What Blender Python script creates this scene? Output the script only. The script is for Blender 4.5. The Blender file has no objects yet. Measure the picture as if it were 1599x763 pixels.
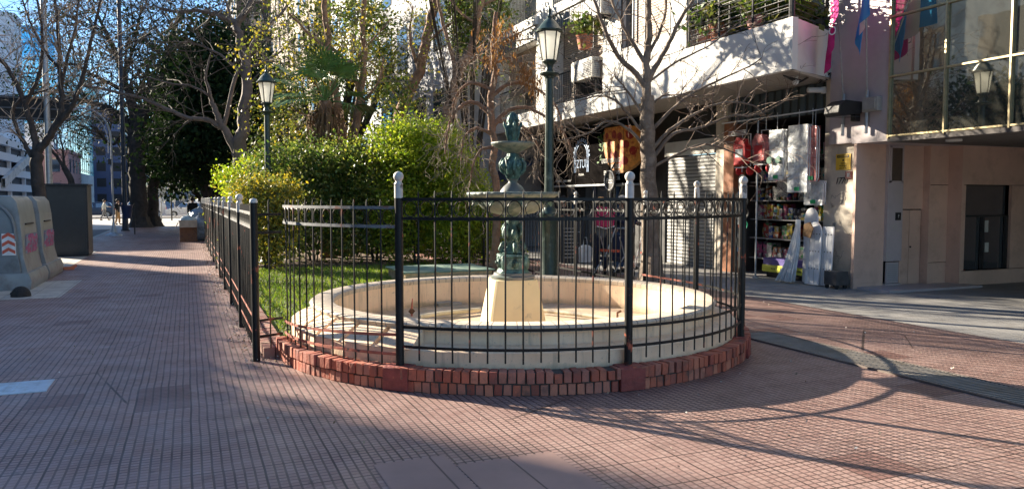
import bpy, bmesh, math, random
import numpy as np
from mathutils import Vector, Matrix
S = bpy.context.scene
COL = S.collection
rad = math.radians
# ------------------------------------------------------------------ camera
FPX = 1208.0; YAW = rad(22.75); PIT = math.atan(70.5/FPX)
cd = bpy.data.cameras.new('camera'); cam = bpy.data.objects.new('camera', cd); COL.objects.link(cam)
cd.sensor_width = 36; cd.lens = FPX/1599*36; cd.clip_start = 0.05; cd.clip_end = 3000
cam.location = (0, 0, 1.6); cam.rotation_euler = (rad(90)-PIT, 0, -YAW)
S.camera = cam
# ------------------------------------------------------------------ sky, sun, exposure
SUN_EL = rad(19.8); SUN_AZ = rad(-35)     # the sun stands ahead and to the left
w = bpy.data.worlds.new('World'); S.world = w; w.use_nodes = True
wn = w.node_tree; bg = wn.nodes['Background']; sk = wn.nodes.new('ShaderNodeTexSky')
sk.sky_type = 'NISHITA'; sk.sun_disc = False; sk.sun_elevation = SUN_EL; sk.sun_rotation = SUN_AZ
sk.air_density = 1.0; sk.dust_density = 0.0; sk.ozone_density = 5.0
wn.links.new(sk.outputs[0], bg.inputs[0]); bg.inputs[1].default_value = 0.072
sd = bpy.data.lights.new('sun', 'SUN'); sd.energy = 5.0; sd.angle = rad(0.5); sd.color = (1, .88, .70)
so = bpy.data.objects.new('sun', sd); COL.objects.link(so)
sdir = Vector((math.sin(SUN_AZ)*math.cos(SUN_EL), math.cos(SUN_AZ)*math.cos(SUN_EL), math.sin(SUN_EL)))
so.rotation_euler = sdir.to_track_quat('Z', 'Y').to_euler()
S.view_settings.view_transform = 'Standard'; S.view_settings.look = 'None'
S.view_settings.exposure = 1.9; S.view_settings.gamma = 1
S.render.engine = 'CYCLES'
S.cycles.max_bounces = 6; S.cycles.transparent_max_bounces = 8

# ------------------------------------------------------------------ helpers
def P(px, py, X=None, Y=None, Z=None, D=None):
    """a point of the place measured off the photograph, on a plane of known distance"""
    a = (px-799.5)/FPX; b = (381.5-py)/FPX
    sp, cp = math.sin(PIT), math.cos(PIT); sy, cy = math.sin(YAW), math.cos(YAW)
    d = (sy*(cp+b*sp)+a*cy, cy*(cp+b*sp)-a*sy, -sp+b*cp)
    if X is not None: t = X/d[0]
    elif Y is not None: t = Y/d[1]
    elif Z is not None: t = (Z-1.6)/d[2]
    else: t = D/(d[0]*sy+d[1]*cy)
    return Vector((d[0]*t, d[1]*t, 1.6+d[2]*t))

def tag(o, label=None, cat=None, group=None, kind=None):
    if label: o['label'] = label
    if cat: o['category'] = cat
    if group: o['group'] = group
    if kind: o['kind'] = kind
    return o
def thing(name, label, cat, loc=(0, 0, 0), rz=0, group=None):
    o = bpy.data.objects.new(name, None); COL.objects.link(o)
    o.location = loc; o.rotation_euler = (0, 0, rz); o.empty_display_size = .2
    return tag(o, label, cat, group)
def copy_tree(o, parent=None):
    c = o.copy(); COL.objects.link(c)
    if parent is not None: c.parent = parent
    for ch in list(o.children): copy_tree(ch, c)
    return c

class MB:
    def __init__(s): s.v = []; s.f = []
    def add(s, v, f):
        n = len(s.v); s.v += [tuple(p) for p in v]; s.f += [tuple(i+n for i in q) for q in f]; return s
    def box(s, x0, x1, y0, y1, z0, z1):
        v = [(x0,y0,z0),(x1,y0,z0),(x1,y1,z0),(x0,y1,z0),(x0,y0,z1),(x1,y0,z1),(x1,y1,z1),(x0,y1,z1)]
        return s.add(v, [(0,3,2,1),(4,5,6,7),(0,1,5,4),(1,2,6,5),(2,3,7,6),(3,0,4,7)])
    def obox(s, c, ax, sx, sy, sz, up=Vector((0,0,1))):
        """box centred at c, its long axis along ax"""
        ax = Vector(ax).normalized(); sd_ = ax.cross(up)
        if sd_.length < 1e-4: sd_ = Vector((1,0,0))
        sd_.normalize(); u = sd_.cross(ax); c = Vector(c)
        v = [c+ax*a*sx/2+sd_*b*sy/2+u*g*sz/2 for g in (-1,1) for a, b in ((-1,-1),(1,-1),(1,1),(-1,1))]
        return s.add(v, [(0,3,2,1),(4,5,6,7),(0,1,5,4),(1,2,6,5),(2,3,7,6),(3,0,4,7)])
    def tube(s, pts, rs, n=8, cap=True):
        pts = [Vector(p) for p in pts]
        if not hasattr(rs, '__len__'): rs = [rs]*len(pts)
        t = (pts[1]-pts[0]).normalized(); a = t.orthogonal().normalized(); base = len(s.v)
        for i, p in enumerate(pts):
            if i == 0: t2 = pts[1]-pts[0]
            elif i == len(pts)-1: t2 = pts[i]-pts[i-1]
            else: t2 = (pts[i+1]-pts[i]).normalized()+(pts[i]-pts[i-1]).normalized()
            if t2.length < 1e-9: t2 = t
            t2.normalize(); a = a-t2*a.dot(t2)
            if a.length < 1e-6: a = t2.orthogonal()
            a.normalize(); b = t2.cross(a)
            for k in range(n):
                q = 2*math.pi*k/n; s.v.append(tuple(p+(a*math.cos(q)+b*math.sin(q))*rs[i]))
        for i in range(len(pts)-1):
            for k in range(n):
                k2 = (k+1) % n; o = base+i*n
                s.f.append((o+k, o+k2, o+n+k2, o+n+k))
        if cap:
            s.f.append(tuple(base+k for k in reversed(range(n)))); o = base+(len(pts)-1)*n
            s.f.append(tuple(o+k for k in range(n)))
        return s
    def lathe(s, prof, c=(0,0,0), n=24, a0=0, a1=2*math.pi, mod=None):
        full = abs(a1-a0-2*math.pi) < 1e-6; m = n if full else n+1; base = len(s.v)
        for (r, z) in prof:
            for k in range(m):
                q = a0+(a1-a0)*k/n; rr = r*(mod(q, z) if mod else 1)
                s.v.append((c[0]+rr*math.cos(q), c[1]+rr*math.sin(q), c[2]+z))
        for i in range(len(prof)-1):
            for k in range(n):
                k2 = (k+1) % m; o = base+i*m
                s.f.append((o+k, o+k2, o+m+k2, o+m+k))
        return s
    def sphere(s, c, r, n=12, m=8, sc=(1,1,1)):
        prof = [(max(1e-4, r*math.sin(math.pi*i/m)), -r*math.cos(math.pi*i/m)) for i in range(m+1)]
        b = len(s.v); s.lathe(prof, (0,0,0), n)
        for i in range(b, len(s.v)):
            v = s.v[i]; s.v[i] = (c[0]+v[0]*sc[0], c[1]+v[1]*sc[1], c[2]+v[2]*sc[2])
        return s
    def prism(s, poly, o, ux, uy, ext):
        """flat polygon (u,v) in the plane o+u*ux+v*uy, given thickness ext"""
        o = Vector(o); ux = Vector(ux); uy = Vector(uy); ext = Vector(ext); n = len(poly)
        v = [o+ux*a+uy*b for a, b in poly]; v += [p+ext for p in v]
        f = [tuple(reversed(range(n))), tuple(range(n, 2*n))]+[(i, (i+1)%n, n+(i+1)%n, n+i) for i in range(n)]
        return s.add(v, f)
    def build(s, name, m, parent=None, smooth=False, bevel=0, loc=None):
        me = bpy.data.meshes.new(name); me.from_pydata(s.v, [], s.f)
        bm = bmesh.new(); bm.from_mesh(me); bmesh.ops.recalc_face_normals(bm, faces=bm.faces)
        if bevel:
            es = [e for e in bm.edges if len(e.link_faces) == 2 and e.calc_face_angle(0) > .6]
            bmesh.ops.bevel(bm, geom=es, offset=bevel, segments=2, affect='EDGES', profile=.7, clamp_overlap=True)
        bm.to_mesh(me); bm.free()
        if smooth:
            me.shade_smooth() if hasattr(me, 'shade_smooth') else None
            if smooth != 'all': me.set_sharp_from_angle(angle=rad(40))
        me.materials.append(m); o = bpy.data.objects.new(name, me); COL.objects.link(o)
        if parent is not None: o.parent = parent
        if loc is not None: o.location = loc
        return o

# ------------------------------------------------------------------ materials
class NT:
    def __init__(s, name):
        s.m = bpy.data.materials.new(name); s.m.use_nodes = True; s.t = s.m.node_tree
        s.b = s.t.nodes['Principled BSDF']; s.co = None
    def n(s, ty, **kw):
        nd = s.t.nodes.new('ShaderNode'+ty)
        ins = kw.pop('i', {})
        for k, v in kw.items(): setattr(nd, k, v)
        for k, v in ins.items(): s.set(nd.inputs[k], v)
        return nd
    def set(s, inp, v):
        if isinstance(v, bpy.types.NodeSocket): s.t.links.new(v, inp)
        elif isinstance(v, bpy.types.Node): s.t.links.new(v.outputs[0], inp)
        else:
            if hasattr(v, '__len__') and len(v) == 3 and inp.type == 'RGBA': v = (*v, 1)
            inp.default_value = v
    def coord(s, kind='Object'):
        if s.co is None: s.co = s.n('TexCoord')
        return s.co.outputs[kind]
    def math(s, op, a, b=0, c=0, clamp=False):
        nd = s.n('Math', operation=op, use_clamp=clamp); s.set(nd.inputs[0], a); s.set(nd.inputs[1], b); s.set(nd.inputs[2], c); return nd.outputs[0]
    def noise(s, scale, detail=4, rough=.55, vec=None, dist=0):
        nd = s.n('TexNoise', i={'Scale': scale, 'Detail': detail, 'Roughness': rough, 'Distortion': dist})
        s.set(nd.inputs['Vector'], vec if vec is not None else s.coord()); return nd.outputs['Fac']
    def ramp(s, fac, a, b, c0=0., c1=1.):
        nd = s.n('MapRange', i={'Value': fac, 'From Min': a, 'From Max': b, 'To Min': c0, 'To Max': c1}); return nd.outputs[0]
    def mix(s, fac, a, b, mode='MIX'):
        nd = s.n('Mix', data_type='RGBA', blend_type=mode)
        s.set(nd.inputs[0], fac); s.set(nd.inputs[6], a); s.set(nd.inputs[7], b); return nd.outputs[2]
    def bump(s, h, dist=.01, strength=1.):
        nd = s.n('Bump', i={'Strength': strength, 'Distance': dist, 'Height': h}); s.set(s.b.inputs['Normal'], nd.outputs[0])
    def out(s, color=None, rough=None, metal=None, spec=None):
        if color is not None: s.set(s.b.inputs['Base Color'], color)
        if rough is not None: s.set(s.b.inputs['Roughness'], rough)
        if metal is not None: s.set(s.b.inputs['Metallic'], metal)
        if spec is not None: s.set(s.b.inputs['Specular IOR Level'], spec)
        return s.m
MC = {}
def mat(name, col, rough=.6, metal=0, var=.18, scale=6, bump=0, bscale=60, dirt=None, dscale=2.5, dlo=.5, dhi=.65, spec=None):
    if name in MC: return MC[name]
    t = NT(name); dark = tuple(c*(1-var) for c in col); lite = tuple(min(1, c*(1+var)) for c in col)
    c = t.mix(t.ramp(t.noise(scale), .3, .7), dark, lite)
    if dirt: c = t.mix(t.ramp(t.noise(dscale, 8, .65), dlo, dhi), c, dirt)
    if bump: t.bump(t.noise(bscale, 3), bump)
    MC[name] = t.out(c, rough, metal, spec); return MC[name]
def island_mat(name, cols, rough=.7, bump=0, bscale=40, dirt=None, trans=0, spec=None):
    """each separate piece (brick, leaf) takes its own tone"""
    if name in MC: return MC[name]
    t = NT(name); g = t.n('NewGeometry'); cr = t.n('ValToRGB'); t.set(cr.inputs[0], g.outputs['Random Per Island'])
    el = cr.color_ramp.elements; k = len(cols)
    while len(el) < k: el.new(.5)
    for i, c in enumerate(cols): el[i].position = i/(k-1); el[i].color = (*c, 1)
    c = cr.outputs[0]
    if dirt: c = t.mix(t.ramp(t.noise(6, 6, .65), .5, .72), c, dirt)
    if bump: t.bump(t.noise(bscale, 4), bump)
    m = t.out(c, rough, spec=spec)
    if trans:
        tr = t.n('BsdfTranslucent'); ms = t.n('MixShader', i={0: trans})
        cc = t.mix(1.0, c, (1.0, 1.0, .55), 'MULTIPLY'); t.set(tr.inputs[0], cc)
        t.t.links.new(t.b.outputs[0], ms.inputs[1]); t.t.links.new(tr.outputs[0], ms.inputs[2])
        t.t.links.new(ms.outputs[0], t.t.nodes['Material Output'].inputs[0])
    MC[name] = m; return m

def pave_mat():
    t = NT('ribbed_paving'); sx = t.n('SeparateXYZ'); t.set(sx.inputs[0], t.coord())
    wob = t.noise(1.3, 2)
    X = t.math('ADD', sx.outputs[0], t.math('MULTIPLY', wob, .02)); Y = t.math('ADD', sx.outputs[1], t.math('MULTIPLY', wob, .02))
    gx = t.ramp(t.math('PINGPONG', X, .0285), .0035, .0085); gy = t.ramp(t.math('PINGPONG', Y, .025), .003, .008)
    jx = t.ramp(t.math('PINGPONG', X, .1995), .004, .008); jy = t.ramp(t.math('PINGPONG', Y, .2), .003, .007)
    worn = t.ramp(t.noise(.9, 5, .7), .38, .62)
    gyw = t.math('MAXIMUM', gy, t.math('MULTIPLY', t.math('SUBTRACT', 1, worn), .75))
    gxw = t.math('MAXIMUM', gx, t.math('MULTIPLY', t.math('SUBTRACT', 1, worn), .35))
    h = t.math('MULTIPLY', t.math('MINIMUM', gxw, gyw), t.math('MINIMUM', jx, jy))
    fl = t.n('CombineXYZ', i={0: t.math('FLOOR', t.math('DIVIDE', X, .399)), 1: t.math('FLOOR', t.math('DIVIDE', Y, .4))})
    wn_ = t.n('TexWhiteNoise', noise_dimensions='2D'); t.set(wn_.inputs[0], fl.outputs[0])
    fx = t.n('CombineXYZ', i={0: t.math('FLOOR', t.math('DIVIDE', X, .057)), 1: t.math('FLOOR', t.math('DIVIDE', Y, .05))})
    wn2 = t.n('TexWhiteNoise', noise_dimensions='2D'); t.set(wn2.inputs[0], fx.outputs[0])
    a = t.mix(t.ramp(t.noise(.55, 4), .35, .65), (.30, .175, .15), (.39, .255, .22))
    a = t.mix(t.math('MULTIPLY', wn_.outputs[0], .5), a, (.22, .13, .12))
    a = t.mix(t.math('MULTIPLY', wn2.outputs[0], .28), a, (.52, .39, .34))
    a = t.mix(t.ramp(t.noise(2.3, 8, .7), .52, .78), a, (.17, .105, .09))
    a = t.mix(t.ramp(t.noise(38, 3, .6), .62, .72, 0, .5), a, (.58, .5, .45))
    a = t.mix(t.ramp(wn_.outputs[0], .955, .96, 0, .75), a, (.20, .10, .085))
    vo = t.n('TexVoronoi', feature='DISTANCE_TO_EDGE', i={'Scale': .55}); t.set(vo.inputs['Vector'], t.mix(.12, t.coord(), t.n('TexNoise', i={'Scale': 3.0}).outputs['Color']))
    crack = t.math('MULTIPLY', t.ramp(vo.outputs['Distance'], .004, .0015), t.ramp(t.noise(.5, 2), .52, .56))
    a = t.mix(crack, a, (.05, .035, .03))
    a = t.mix(t.ramp(t.noise(11, 2, .4), .70, .73, 0, .6), a, (.12, .085, .075))
    c = t.mix(h, (.06, .036, .03), a)
    t.bump(h, .0035, .55)
    return t.out(c, t.ramp(t.noise(3, 5), .3, .7, .42, .68), spec=.4)
def slab_mat(name, col, j, jy, gap=.006, var=.12, dirt=(.2,.18,.16), rough=.7, rib=0):
    t = NT(name); sx = t.n('SeparateXYZ'); t.set(sx.inputs[0], t.coord())
    a = t.ramp(t.math('PINGPONG', sx.outputs[0], j/2), gap*.4, gap); b = t.ramp(t.math('PINGPONG', sx.outputs[1], jy/2), gap*.4, gap)
    h = t.math('MINIMUM', a, b)
    if rib:
        h = t.math('MULTIPLY', h, t.ramp(t.math('PINGPONG', sx.outputs[0], rib/2), rib*.07, rib*.2, .5, 1))
        h = t.math('MULTIPLY', h, t.ramp(t.math('PINGPONG', sx.outputs[1], rib/2), rib*.07, rib*.2, .5, 1))
    c = t.mix(t.ramp(t.noise(1.2, 5), .35, .65), tuple(x*(1-var) for x in col), tuple(x*(1+var) for x in col))
    c = t.mix(t.ramp(t.noise(3, 8, .7), .5, .75), c, dirt)
    c = t.mix(h, tuple(x*.35 for x in col), c); t.bump(h, .004, .8)
    return t.out(c, rough)
M_pave = pave_mat()
M_grey = slab_mat('grey_shop_paving', (.36, .35, .335), .4, .4, rib=.066)
M_far = slab_mat('pale_concrete', (.42, .40, .37), 2.5, 2.5, gap=.02)
M_asph = mat('asphalt', (.075, .075, .08), .8, var=.2, scale=2, bump=.004, bscale=200)
M_kerb = mat('kerb_stone', (.36, .35, .33), .8, var=.15, scale=8, dirt=(.15,.14,.13))
M_iron = mat('black_paint', (.014, .014, .014), .42, var=.2, scale=20, dirt=(.20, .055, .035), dscale=5, dlo=.62, dhi=.65, spec=.25)
M_iron2 = mat('black_paint_rusty', (.016, .016, .016), .45, var=.2, scale=20, dirt=(.40, .10, .055), dscale=3.2, dlo=.585, dhi=.62, spec=.25)
M_ironl = mat('worn_grey_paint', (.20, .21, .22), .45, var=.3, scale=12, dirt=(.27, .12, .09), dscale=4, dlo=.58, dhi=.64)
M_rust = mat('red_primer', (.42, .13, .085), .6, var=.25, scale=8, dirt=(.05,.05,.05), dscale=4, dlo=.58, dhi=.62)
M_ball = mat('chipped_silver_paint', (.55, .53, .50), .5, var=.15, scale=15, dirt=(.12,.12,.12), dscale=9, dlo=.58, dhi=.66)
M_brick = island_mat('red_bricks', [(.30,.075,.05),(.50,.14,.08),(.38,.10,.06),(.55,.20,.12),(.44,.17,.12),(.32,.08,.055)], .75, bump=.004, bscale=70, dirt=(.13,.075,.06))
M_mortar = mat('mortar', (.07, .06, .055), .9, var=.3)
M_redp = mat('red_painted_mortar', (.25, .055, .045), .7, var=.25, scale=10, bump=.01, bscale=25)

M_plaster = NT('cream_painted_render')
def _pl(t):
    sx = t.n('SeparateXYZ'); t.set(sx.inputs[0], t.coord())
    c = t.mix(t.ramp(t.noise(2, 5), .3, .7), (.86,.61,.40), (.93,.72,.51))
    st = t.n('Mapping', i={'Scale': (9, 9, .7)}); t.set(st.inputs[0], t.coord())
    c = t.mix(t.ramp(t.noise(1.6, 6, .7, st.outputs[0]), .52, .8, 0, .75), c, (.25,.22,.18))
    c = t.mix(t.ramp(t.noise(14, 6, .7), .62, .72, 0, .8), c, (.36,.33,.29))
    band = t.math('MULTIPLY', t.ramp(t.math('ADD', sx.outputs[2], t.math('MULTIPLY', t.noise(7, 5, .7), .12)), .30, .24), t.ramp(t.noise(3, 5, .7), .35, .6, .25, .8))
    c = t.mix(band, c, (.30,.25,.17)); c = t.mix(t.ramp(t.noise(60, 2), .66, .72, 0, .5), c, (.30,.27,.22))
    t.bump(t.noise(50, 4), .003); return t.out(c, .8)
M_plaster = _pl(M_plaster)
def _rim():
    t = NT('worn_rim_tiles'); sx = t.n('SeparateXYZ'); t.set(sx.inputs[0], t.coord())
    ang = t.math('ARCTAN2', sx.outputs[1], sx.outputs[0]); g = t.ramp(t.math('PINGPONG', ang, .025), .0012, .003)
    c = t.mix(t.ramp(t.noise(3, 6, .65), .35, .7), (.68,.57,.43), (.50,.41,.32))
    c = t.mix(t.ramp(t.noise(10, 6, .7), .58, .7), c, (.17,.15,.13)); c = t.mix(g, (.25,.22,.2), c)
    t.bump(g, .003); return t.out(c, .75)
M_rim = _rim()
M_bronze = NT('verdigris_bronze')
def _vd(t):
    c = t.mix(t.ramp(t.noise(9, 6, .65), .38, .62), (.025,.045,.04), (.10,.205,.18))
    c = t.mix(t.ramp(t.noise(22, 5, .7), .58, .68), c, (.30,.42,.38)); c = t.mix(t.ramp(t.noise(5, 5, .7), .6, .7), c, (.03,.035,.03))
    t.bump(t.noise(45, 4), .006); return t.out(c, .5, .25)
M_bronze = _vd(M_bronze)
M_bronze2 = mat('weathered_bowl', (.15,.18,.155), .55, var=.3, scale=8, dirt=(.05,.09,.08), dscale=7, dlo=.5, dhi=.62, bump=.004)
M_lampg = mat('dark_green_paint', (.022,.046,.038), .4, var=.25, scale=14, dirt=(.10,.14,.12), dscale=8, dlo=.55, dhi=.7)
def glass_mat(name, col, rough=.08, alpha=.5):
    t = NT(name); t.out(col, rough); t.set(t.b.inputs['Alpha'], alpha); return t.m
M_lampglass = glass_mat('frosted_lamp_glass', (.85,.85,.80), .3, .85)
_t = M_lampglass.node_tree; _tr = _t.nodes.new('ShaderNodeBsdfTranslucent'); _tr.inputs[0].default_value = (1,1,.96,1); _ms = _t.nodes.new('ShaderNodeMixShader'); _ms.inputs[0].default_value = .7
_t.links.new(_t.nodes['Principled BSDF'].outputs[0], _ms.inputs[1]); _t.links.new(_tr.outputs[0], _ms.inputs[2]); _t.links.new(_ms.outputs[0], _t.nodes['Material Output'].inputs[0])
M_bark = mat('grey_brown_bark', (.17,.13,.10), .9, var=.35, scale=5, bump=.03, bscale=18, dirt=(.30,.27,.23), dscale=3)
M_barkd = mat('dark_bark', (.055,.045,.04), .9, var=.35, scale=5, bump=.03, bscale=18)
M_barkr = mat('reddish_bark', (.25,.145,.095), .9, var=.4, scale=6, bump=.04, bscale=22, dirt=(.26,.19,.14), dscale=5)
M_barkp = mat('pale_plane_bark', (.17,.13,.10), .85, var=.25, scale=7, bump=.02, bscale=30, dirt=(.27,.22,.175), dscale=4, dlo=.48, dhi=.62)
M_twig = mat('dry_twig', (.27,.215,.17), .85, var=.3, scale=12)
M_twigd = mat('dark_twig', (.085,.07,.06), .85, var=.3, scale=12)
M_lf_dark = island_mat('dark_evergreen_leaves', [(.012,.028,.012),(.025,.05,.018),(.018,.038,.016),(.035,.065,.022)], .75, trans=.2, spec=.12)
M_lf_mid = island_mat('glossy_shrub_leaves', [(.05,.10,.025),(.08,.15,.035),(.18,.24,.06),(.06,.11,.035),(.30,.32,.10),(.12,.10,.045)], .45, trans=.42, spec=.3)
M_lf_lime = island_mat('lime_shrub_leaves', [(.12,.24,.03),(.26,.38,.035),(.48,.56,.05),(.20,.30,.03),(.66,.66,.08)], .5, trans=.5)
M_lf_bush = island_mat('bright_shrub_leaves', [(.06,.12,.025),(.14,.22,.04),(.28,.34,.07),(.08,.13,.035),(.42,.42,.09),(.14,.11,.05)], .35, trans=.5)
M_lf_olive = island_mat('olive_leaves', [(.025,.045,.015),(.05,.08,.025),(.08,.11,.03),(.16,.17,.04),(.04,.06,.02)], .6, trans=.3, spec=.2)
M_lf_yel = island_mat('yellowing_leaves', [(.16,.21,.04),(.26,.28,.06),(.10,.14,.04),(.62,.45,.04),(.20,.22,.07)], .5, trans=.4)
M_lf_dry = island_mat('dry_orange_leaves', [(.34,.16,.06),(.26,.12,.05),(.40,.22,.08)], .8, trans=.3)
M_grass = island_mat('grass_blades', [(.10,.20,.02),(.16,.28,.03),(.24,.34,.04),(.30,.34,.07),(.08,.14,.03)], .7, trans=.35)
M_lawn = mat('lawn_soil', (.10,.12,.035), .95, var=.35, scale=3, dirt=(.11,.075,.045), dscale=1.5)
M_soil = mat('dry_soil', (.13,.085,.055), .95, var=.35, scale=5, bump=.03, bscale=15)
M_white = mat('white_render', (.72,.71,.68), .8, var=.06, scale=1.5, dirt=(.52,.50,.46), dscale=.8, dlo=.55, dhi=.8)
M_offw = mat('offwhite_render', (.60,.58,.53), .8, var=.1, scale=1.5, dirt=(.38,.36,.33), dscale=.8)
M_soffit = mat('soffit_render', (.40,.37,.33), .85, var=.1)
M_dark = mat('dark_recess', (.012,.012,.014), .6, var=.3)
M_beige = mat('beige_render', (.24,.19,.14), .85, var=.1, dirt=(.34,.28,.22), dscale=.5)
M_grey2 = mat('grey_render', (.36,.37,.39), .85, var=.12, dirt=(.24,.24,.26), dscale=.5)
M_pink = slab_mat('pink_stone_panels', (.64,.44,.35), 50, 50, var=.09, dirt=(.48,.32,.25), rough=.55)
M_mauve = mat('smooth_mauve_panel', (.46,.40,.41), .45, var=.06, dirt=(.46,.42,.40), dscale=2)
M_black = mat('black_metal', (.015,.015,.017), .5, var=.3, dirt=(.045,.04,.04), dscale=3, dlo=.55, dhi=.75)
M_gold = mat('brass_mullion', (.55,.46,.28), .35, .7, var=.15, scale=20)
M_galv = mat('galvanised_steel', (.38,.40,.42), .45, .5, var=.15, scale=12)
def striped(name, col, gapc, axis, pitch, gap=.2, rough=.6, metal=0):
    t = NT(name); sx = t.n('SeparateXYZ'); t.set(sx.inputs[0], t.coord())
    g = t.ramp(t.math('PINGPONG', sx.outputs[axis], pitch/2), pitch*gap*.3, pitch*gap)
    c = t.mix(t.ramp(t.noise(1.5, 5), .35, .65), tuple(x*.85 for x in col), tuple(x*1.1 for x in col))
    t.bump(g, pitch*.2, .8); return t.out(t.mix(g, gapc, c), rough, metal)
M_shut = striped('grey_roller_shutter', (.38,.38,.37), (.13,.13,.13), 2, .085, .3, .5, .2)
M_shutb = striped('brown_roller_blind', (.36,.255,.19), (.16,.11,.09), 2, .06)
M_shutc = striped('beige_roller_blind', (.56,.44,.34), (.3,.23,.18), 2, .06)
M_corr = striped('corrugated_fascia', (.07,.10,.12), (.02,.03,.035), 1, .22, .25, .5)
M_slat = striped('grey_slat_panel', (.33,.34,.35), (.06,.06,.065), 1, .12, .3, .5)
def mirror_mat(name, col, rough=.03, spec=1., metal=.0, wob=0):
    t = NT(name); t.out(col, rough, metal)
    t.set(t.b.inputs['Specular IOR Level'], spec); t.set(t.b.inputs['IOR'], 2.2)
    if wob: t.bump(t.noise(1.5, 2), wob)
    return t.m
M_bay = mirror_mat('bronze_mirror_glass', (.32,.32,.28), .02, .8, .85, .0009)
M_win = mirror_mat('window_glass', (.05,.06,.07), .05, .8)
M_winb = mirror_mat('bluish_glass', (.10,.16,.20), .06, .9)

# ------------------------------------------------------------------ plants
def leaf_mesh(name, m, pts, size, parent=None, seed=0, elong=1.8, droop=0., fold=.25, kind=None):
    rg = np.random.default_rng(seed); pts = np.asarray(pts, dtype=np.float64); n = len(pts)
    sz = size*(.6+.8*rg.random(n))[:, None]
    u = rg.normal(size=(n, 3)); u[:, 2] -= droop; u /= np.linalg.norm(u, axis=1)[:, None]
    r = rg.normal(size=(n, 3)); v = np.cross(u, r); v /= np.linalg.norm(v, axis=1)[:, None]; w_ = np.cross(u, v)
    a = pts; b = pts+u*sz*.5+v*sz*.5/elong+w_*sz*fold*.3; c = pts+u*sz; d = pts+u*sz*.5-v*sz*.5/elong+w_*sz*fold*.3
    V = np.stack([a, b, c, d], axis=1).reshape(-1, 3)
    me = bpy.data.meshes.new(name); me.vertices.add(n*4); me.vertices.foreach_set('co', V.ravel())
    me.loops.add(n*4); me.loops.foreach_set('vertex_index', np.arange(n*4, dtype=np.int32))
    me.polygons.add(n); me.polygons.foreach_set('loop_start', np.arange(0, n*4, 4, dtype=np.int32))
    me.polygons.foreach_set('loop_total', np.full(n, 4, dtype=np.int32)); me.update(calc_edges=True)
    me.materials.append(m); o = bpy.data.objects.new(name, me); COL.objects.link(o)
    if parent is not None: o.parent = parent
    return o
def blob_points(blobs, n, seed, clump=.35, per=14, shell=.55):
    """leaf positions in clumps spread through a union of ellipsoids (cx,cy,cz,rx,ry,rz)"""
    rg = np.random.default_rng(seed); vol = np.array([b[3]*b[4]*b[5] for b in blobs])**.8; vol /= vol.sum(); out = []
    nc = max(1, n//per)
    for k in rg.choice(len(blobs), nc, p=vol):
        b = blobs[k]; d = rg.normal(size=3); d /= np.linalg.norm(d)
        rr = (shell+(1-shell)*rg.random()**.5)*(1+.16*rg.normal())
        c = np.array(b[:3])+d*rr*np.array(b[3:])
        out.append(c+rg.normal(size=(per, 3))*clump*(.5+rg.random()))
    return np.concatenate(out)
def limb(mb, pts, r0, r1, n=8, rng=random, wob=0.):
    """smooth limb through points; returns sampled (point, tangent, radius)"""
    pts = [Vector(p) for p in pts]; out = []
    Q = [pts[0]*2-pts[1]]+pts+[pts[-1]*2-pts[-2]]; L = len(pts)-1
    for i in range(L):
        p0, p1, p2, p3 = Q[i:i+4]; st = 5
        for k in range(st+(1 if i == L-1 else 0)):
            t = k/st; q = .5*((2*p1)+(p2-p0)*t+(2*p0-5*p1+4*p2-p3)*t*t+(3*p1-p0-3*p2+p3)*t**3)
            if wob and (i or k): q += Vector([rng.gauss(0, wob) for _ in range(3)])
            out.append(q)
    N = len(out)-1; rs = [r0+(r1-r0)*(i/N)**.8 for i in range(N+1)]
    mb.tube(out, rs, n)
    return [(out[i], (out[min(i+1, N)]-out[max(i-1, 0)]).normalized(), rs[i]) for i in range(N+1)]
def twig(mb, p, d, r, L, depth, rng, grav=0., wig=.25, ends=None, rmin=.004, split=(2, 4)):
    k = 4; pts = [p]; q = p; dd = d.copy()
    for i in range(k):
        dd = (dd+Vector([rng.gauss(0, wig) for _ in range(3)])*.6+Vector((0, 0, grav))).normalized(); q = q+dd*L/k; pts.append(q)
    rs = [max(rmin, r*(1-.55*i/k)) for i in range(k+1)]
    mb.tube(pts, rs, 5 if r > .03 else (4 if r > .012 else 3), cap=False)
    if depth <= 0:
        if ends is not None: ends.append(pts[-1])
        return
    for j in range(rng.randint(*split)):
        i = rng.randint(1, k); ax = Vector([rng.gauss(0, 1) for _ in range(3)]).normalized()
        nd = ((pts[i]-pts[i-1]).normalized()+ax*.75).normalized()
        twig(mb, pts[i], nd, rs[i]*.72, L*rng.uniform(.5, .8), depth-1, rng, grav, wig, ends, rmin, split)
def sprout(mb, samp, n, L, r, depth, rng, grav=0., up=.3, start=.15, ends=None, rmin=.004, split=(2, 4), wig=.25):
    N = len(samp)
    for j in range(n):
        i = int(N*(start+(1-start)*(j+rng.random())/n)); i = min(N-1, i); p, t, rr = samp[i]
        ax = Vector([rng.gauss(0, 1) for _ in range(3)]).normalized(); ax = (ax-t*ax.dot(t)).normalized()
        d = (ax+t*.6+Vector((0, 0, up))).normalized()
        twig(mb, p, d, min(r, rr*.7), L*rng.uniform(.6, 1.2), depth, rng, grav, wig, ends, rmin, split)
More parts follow.
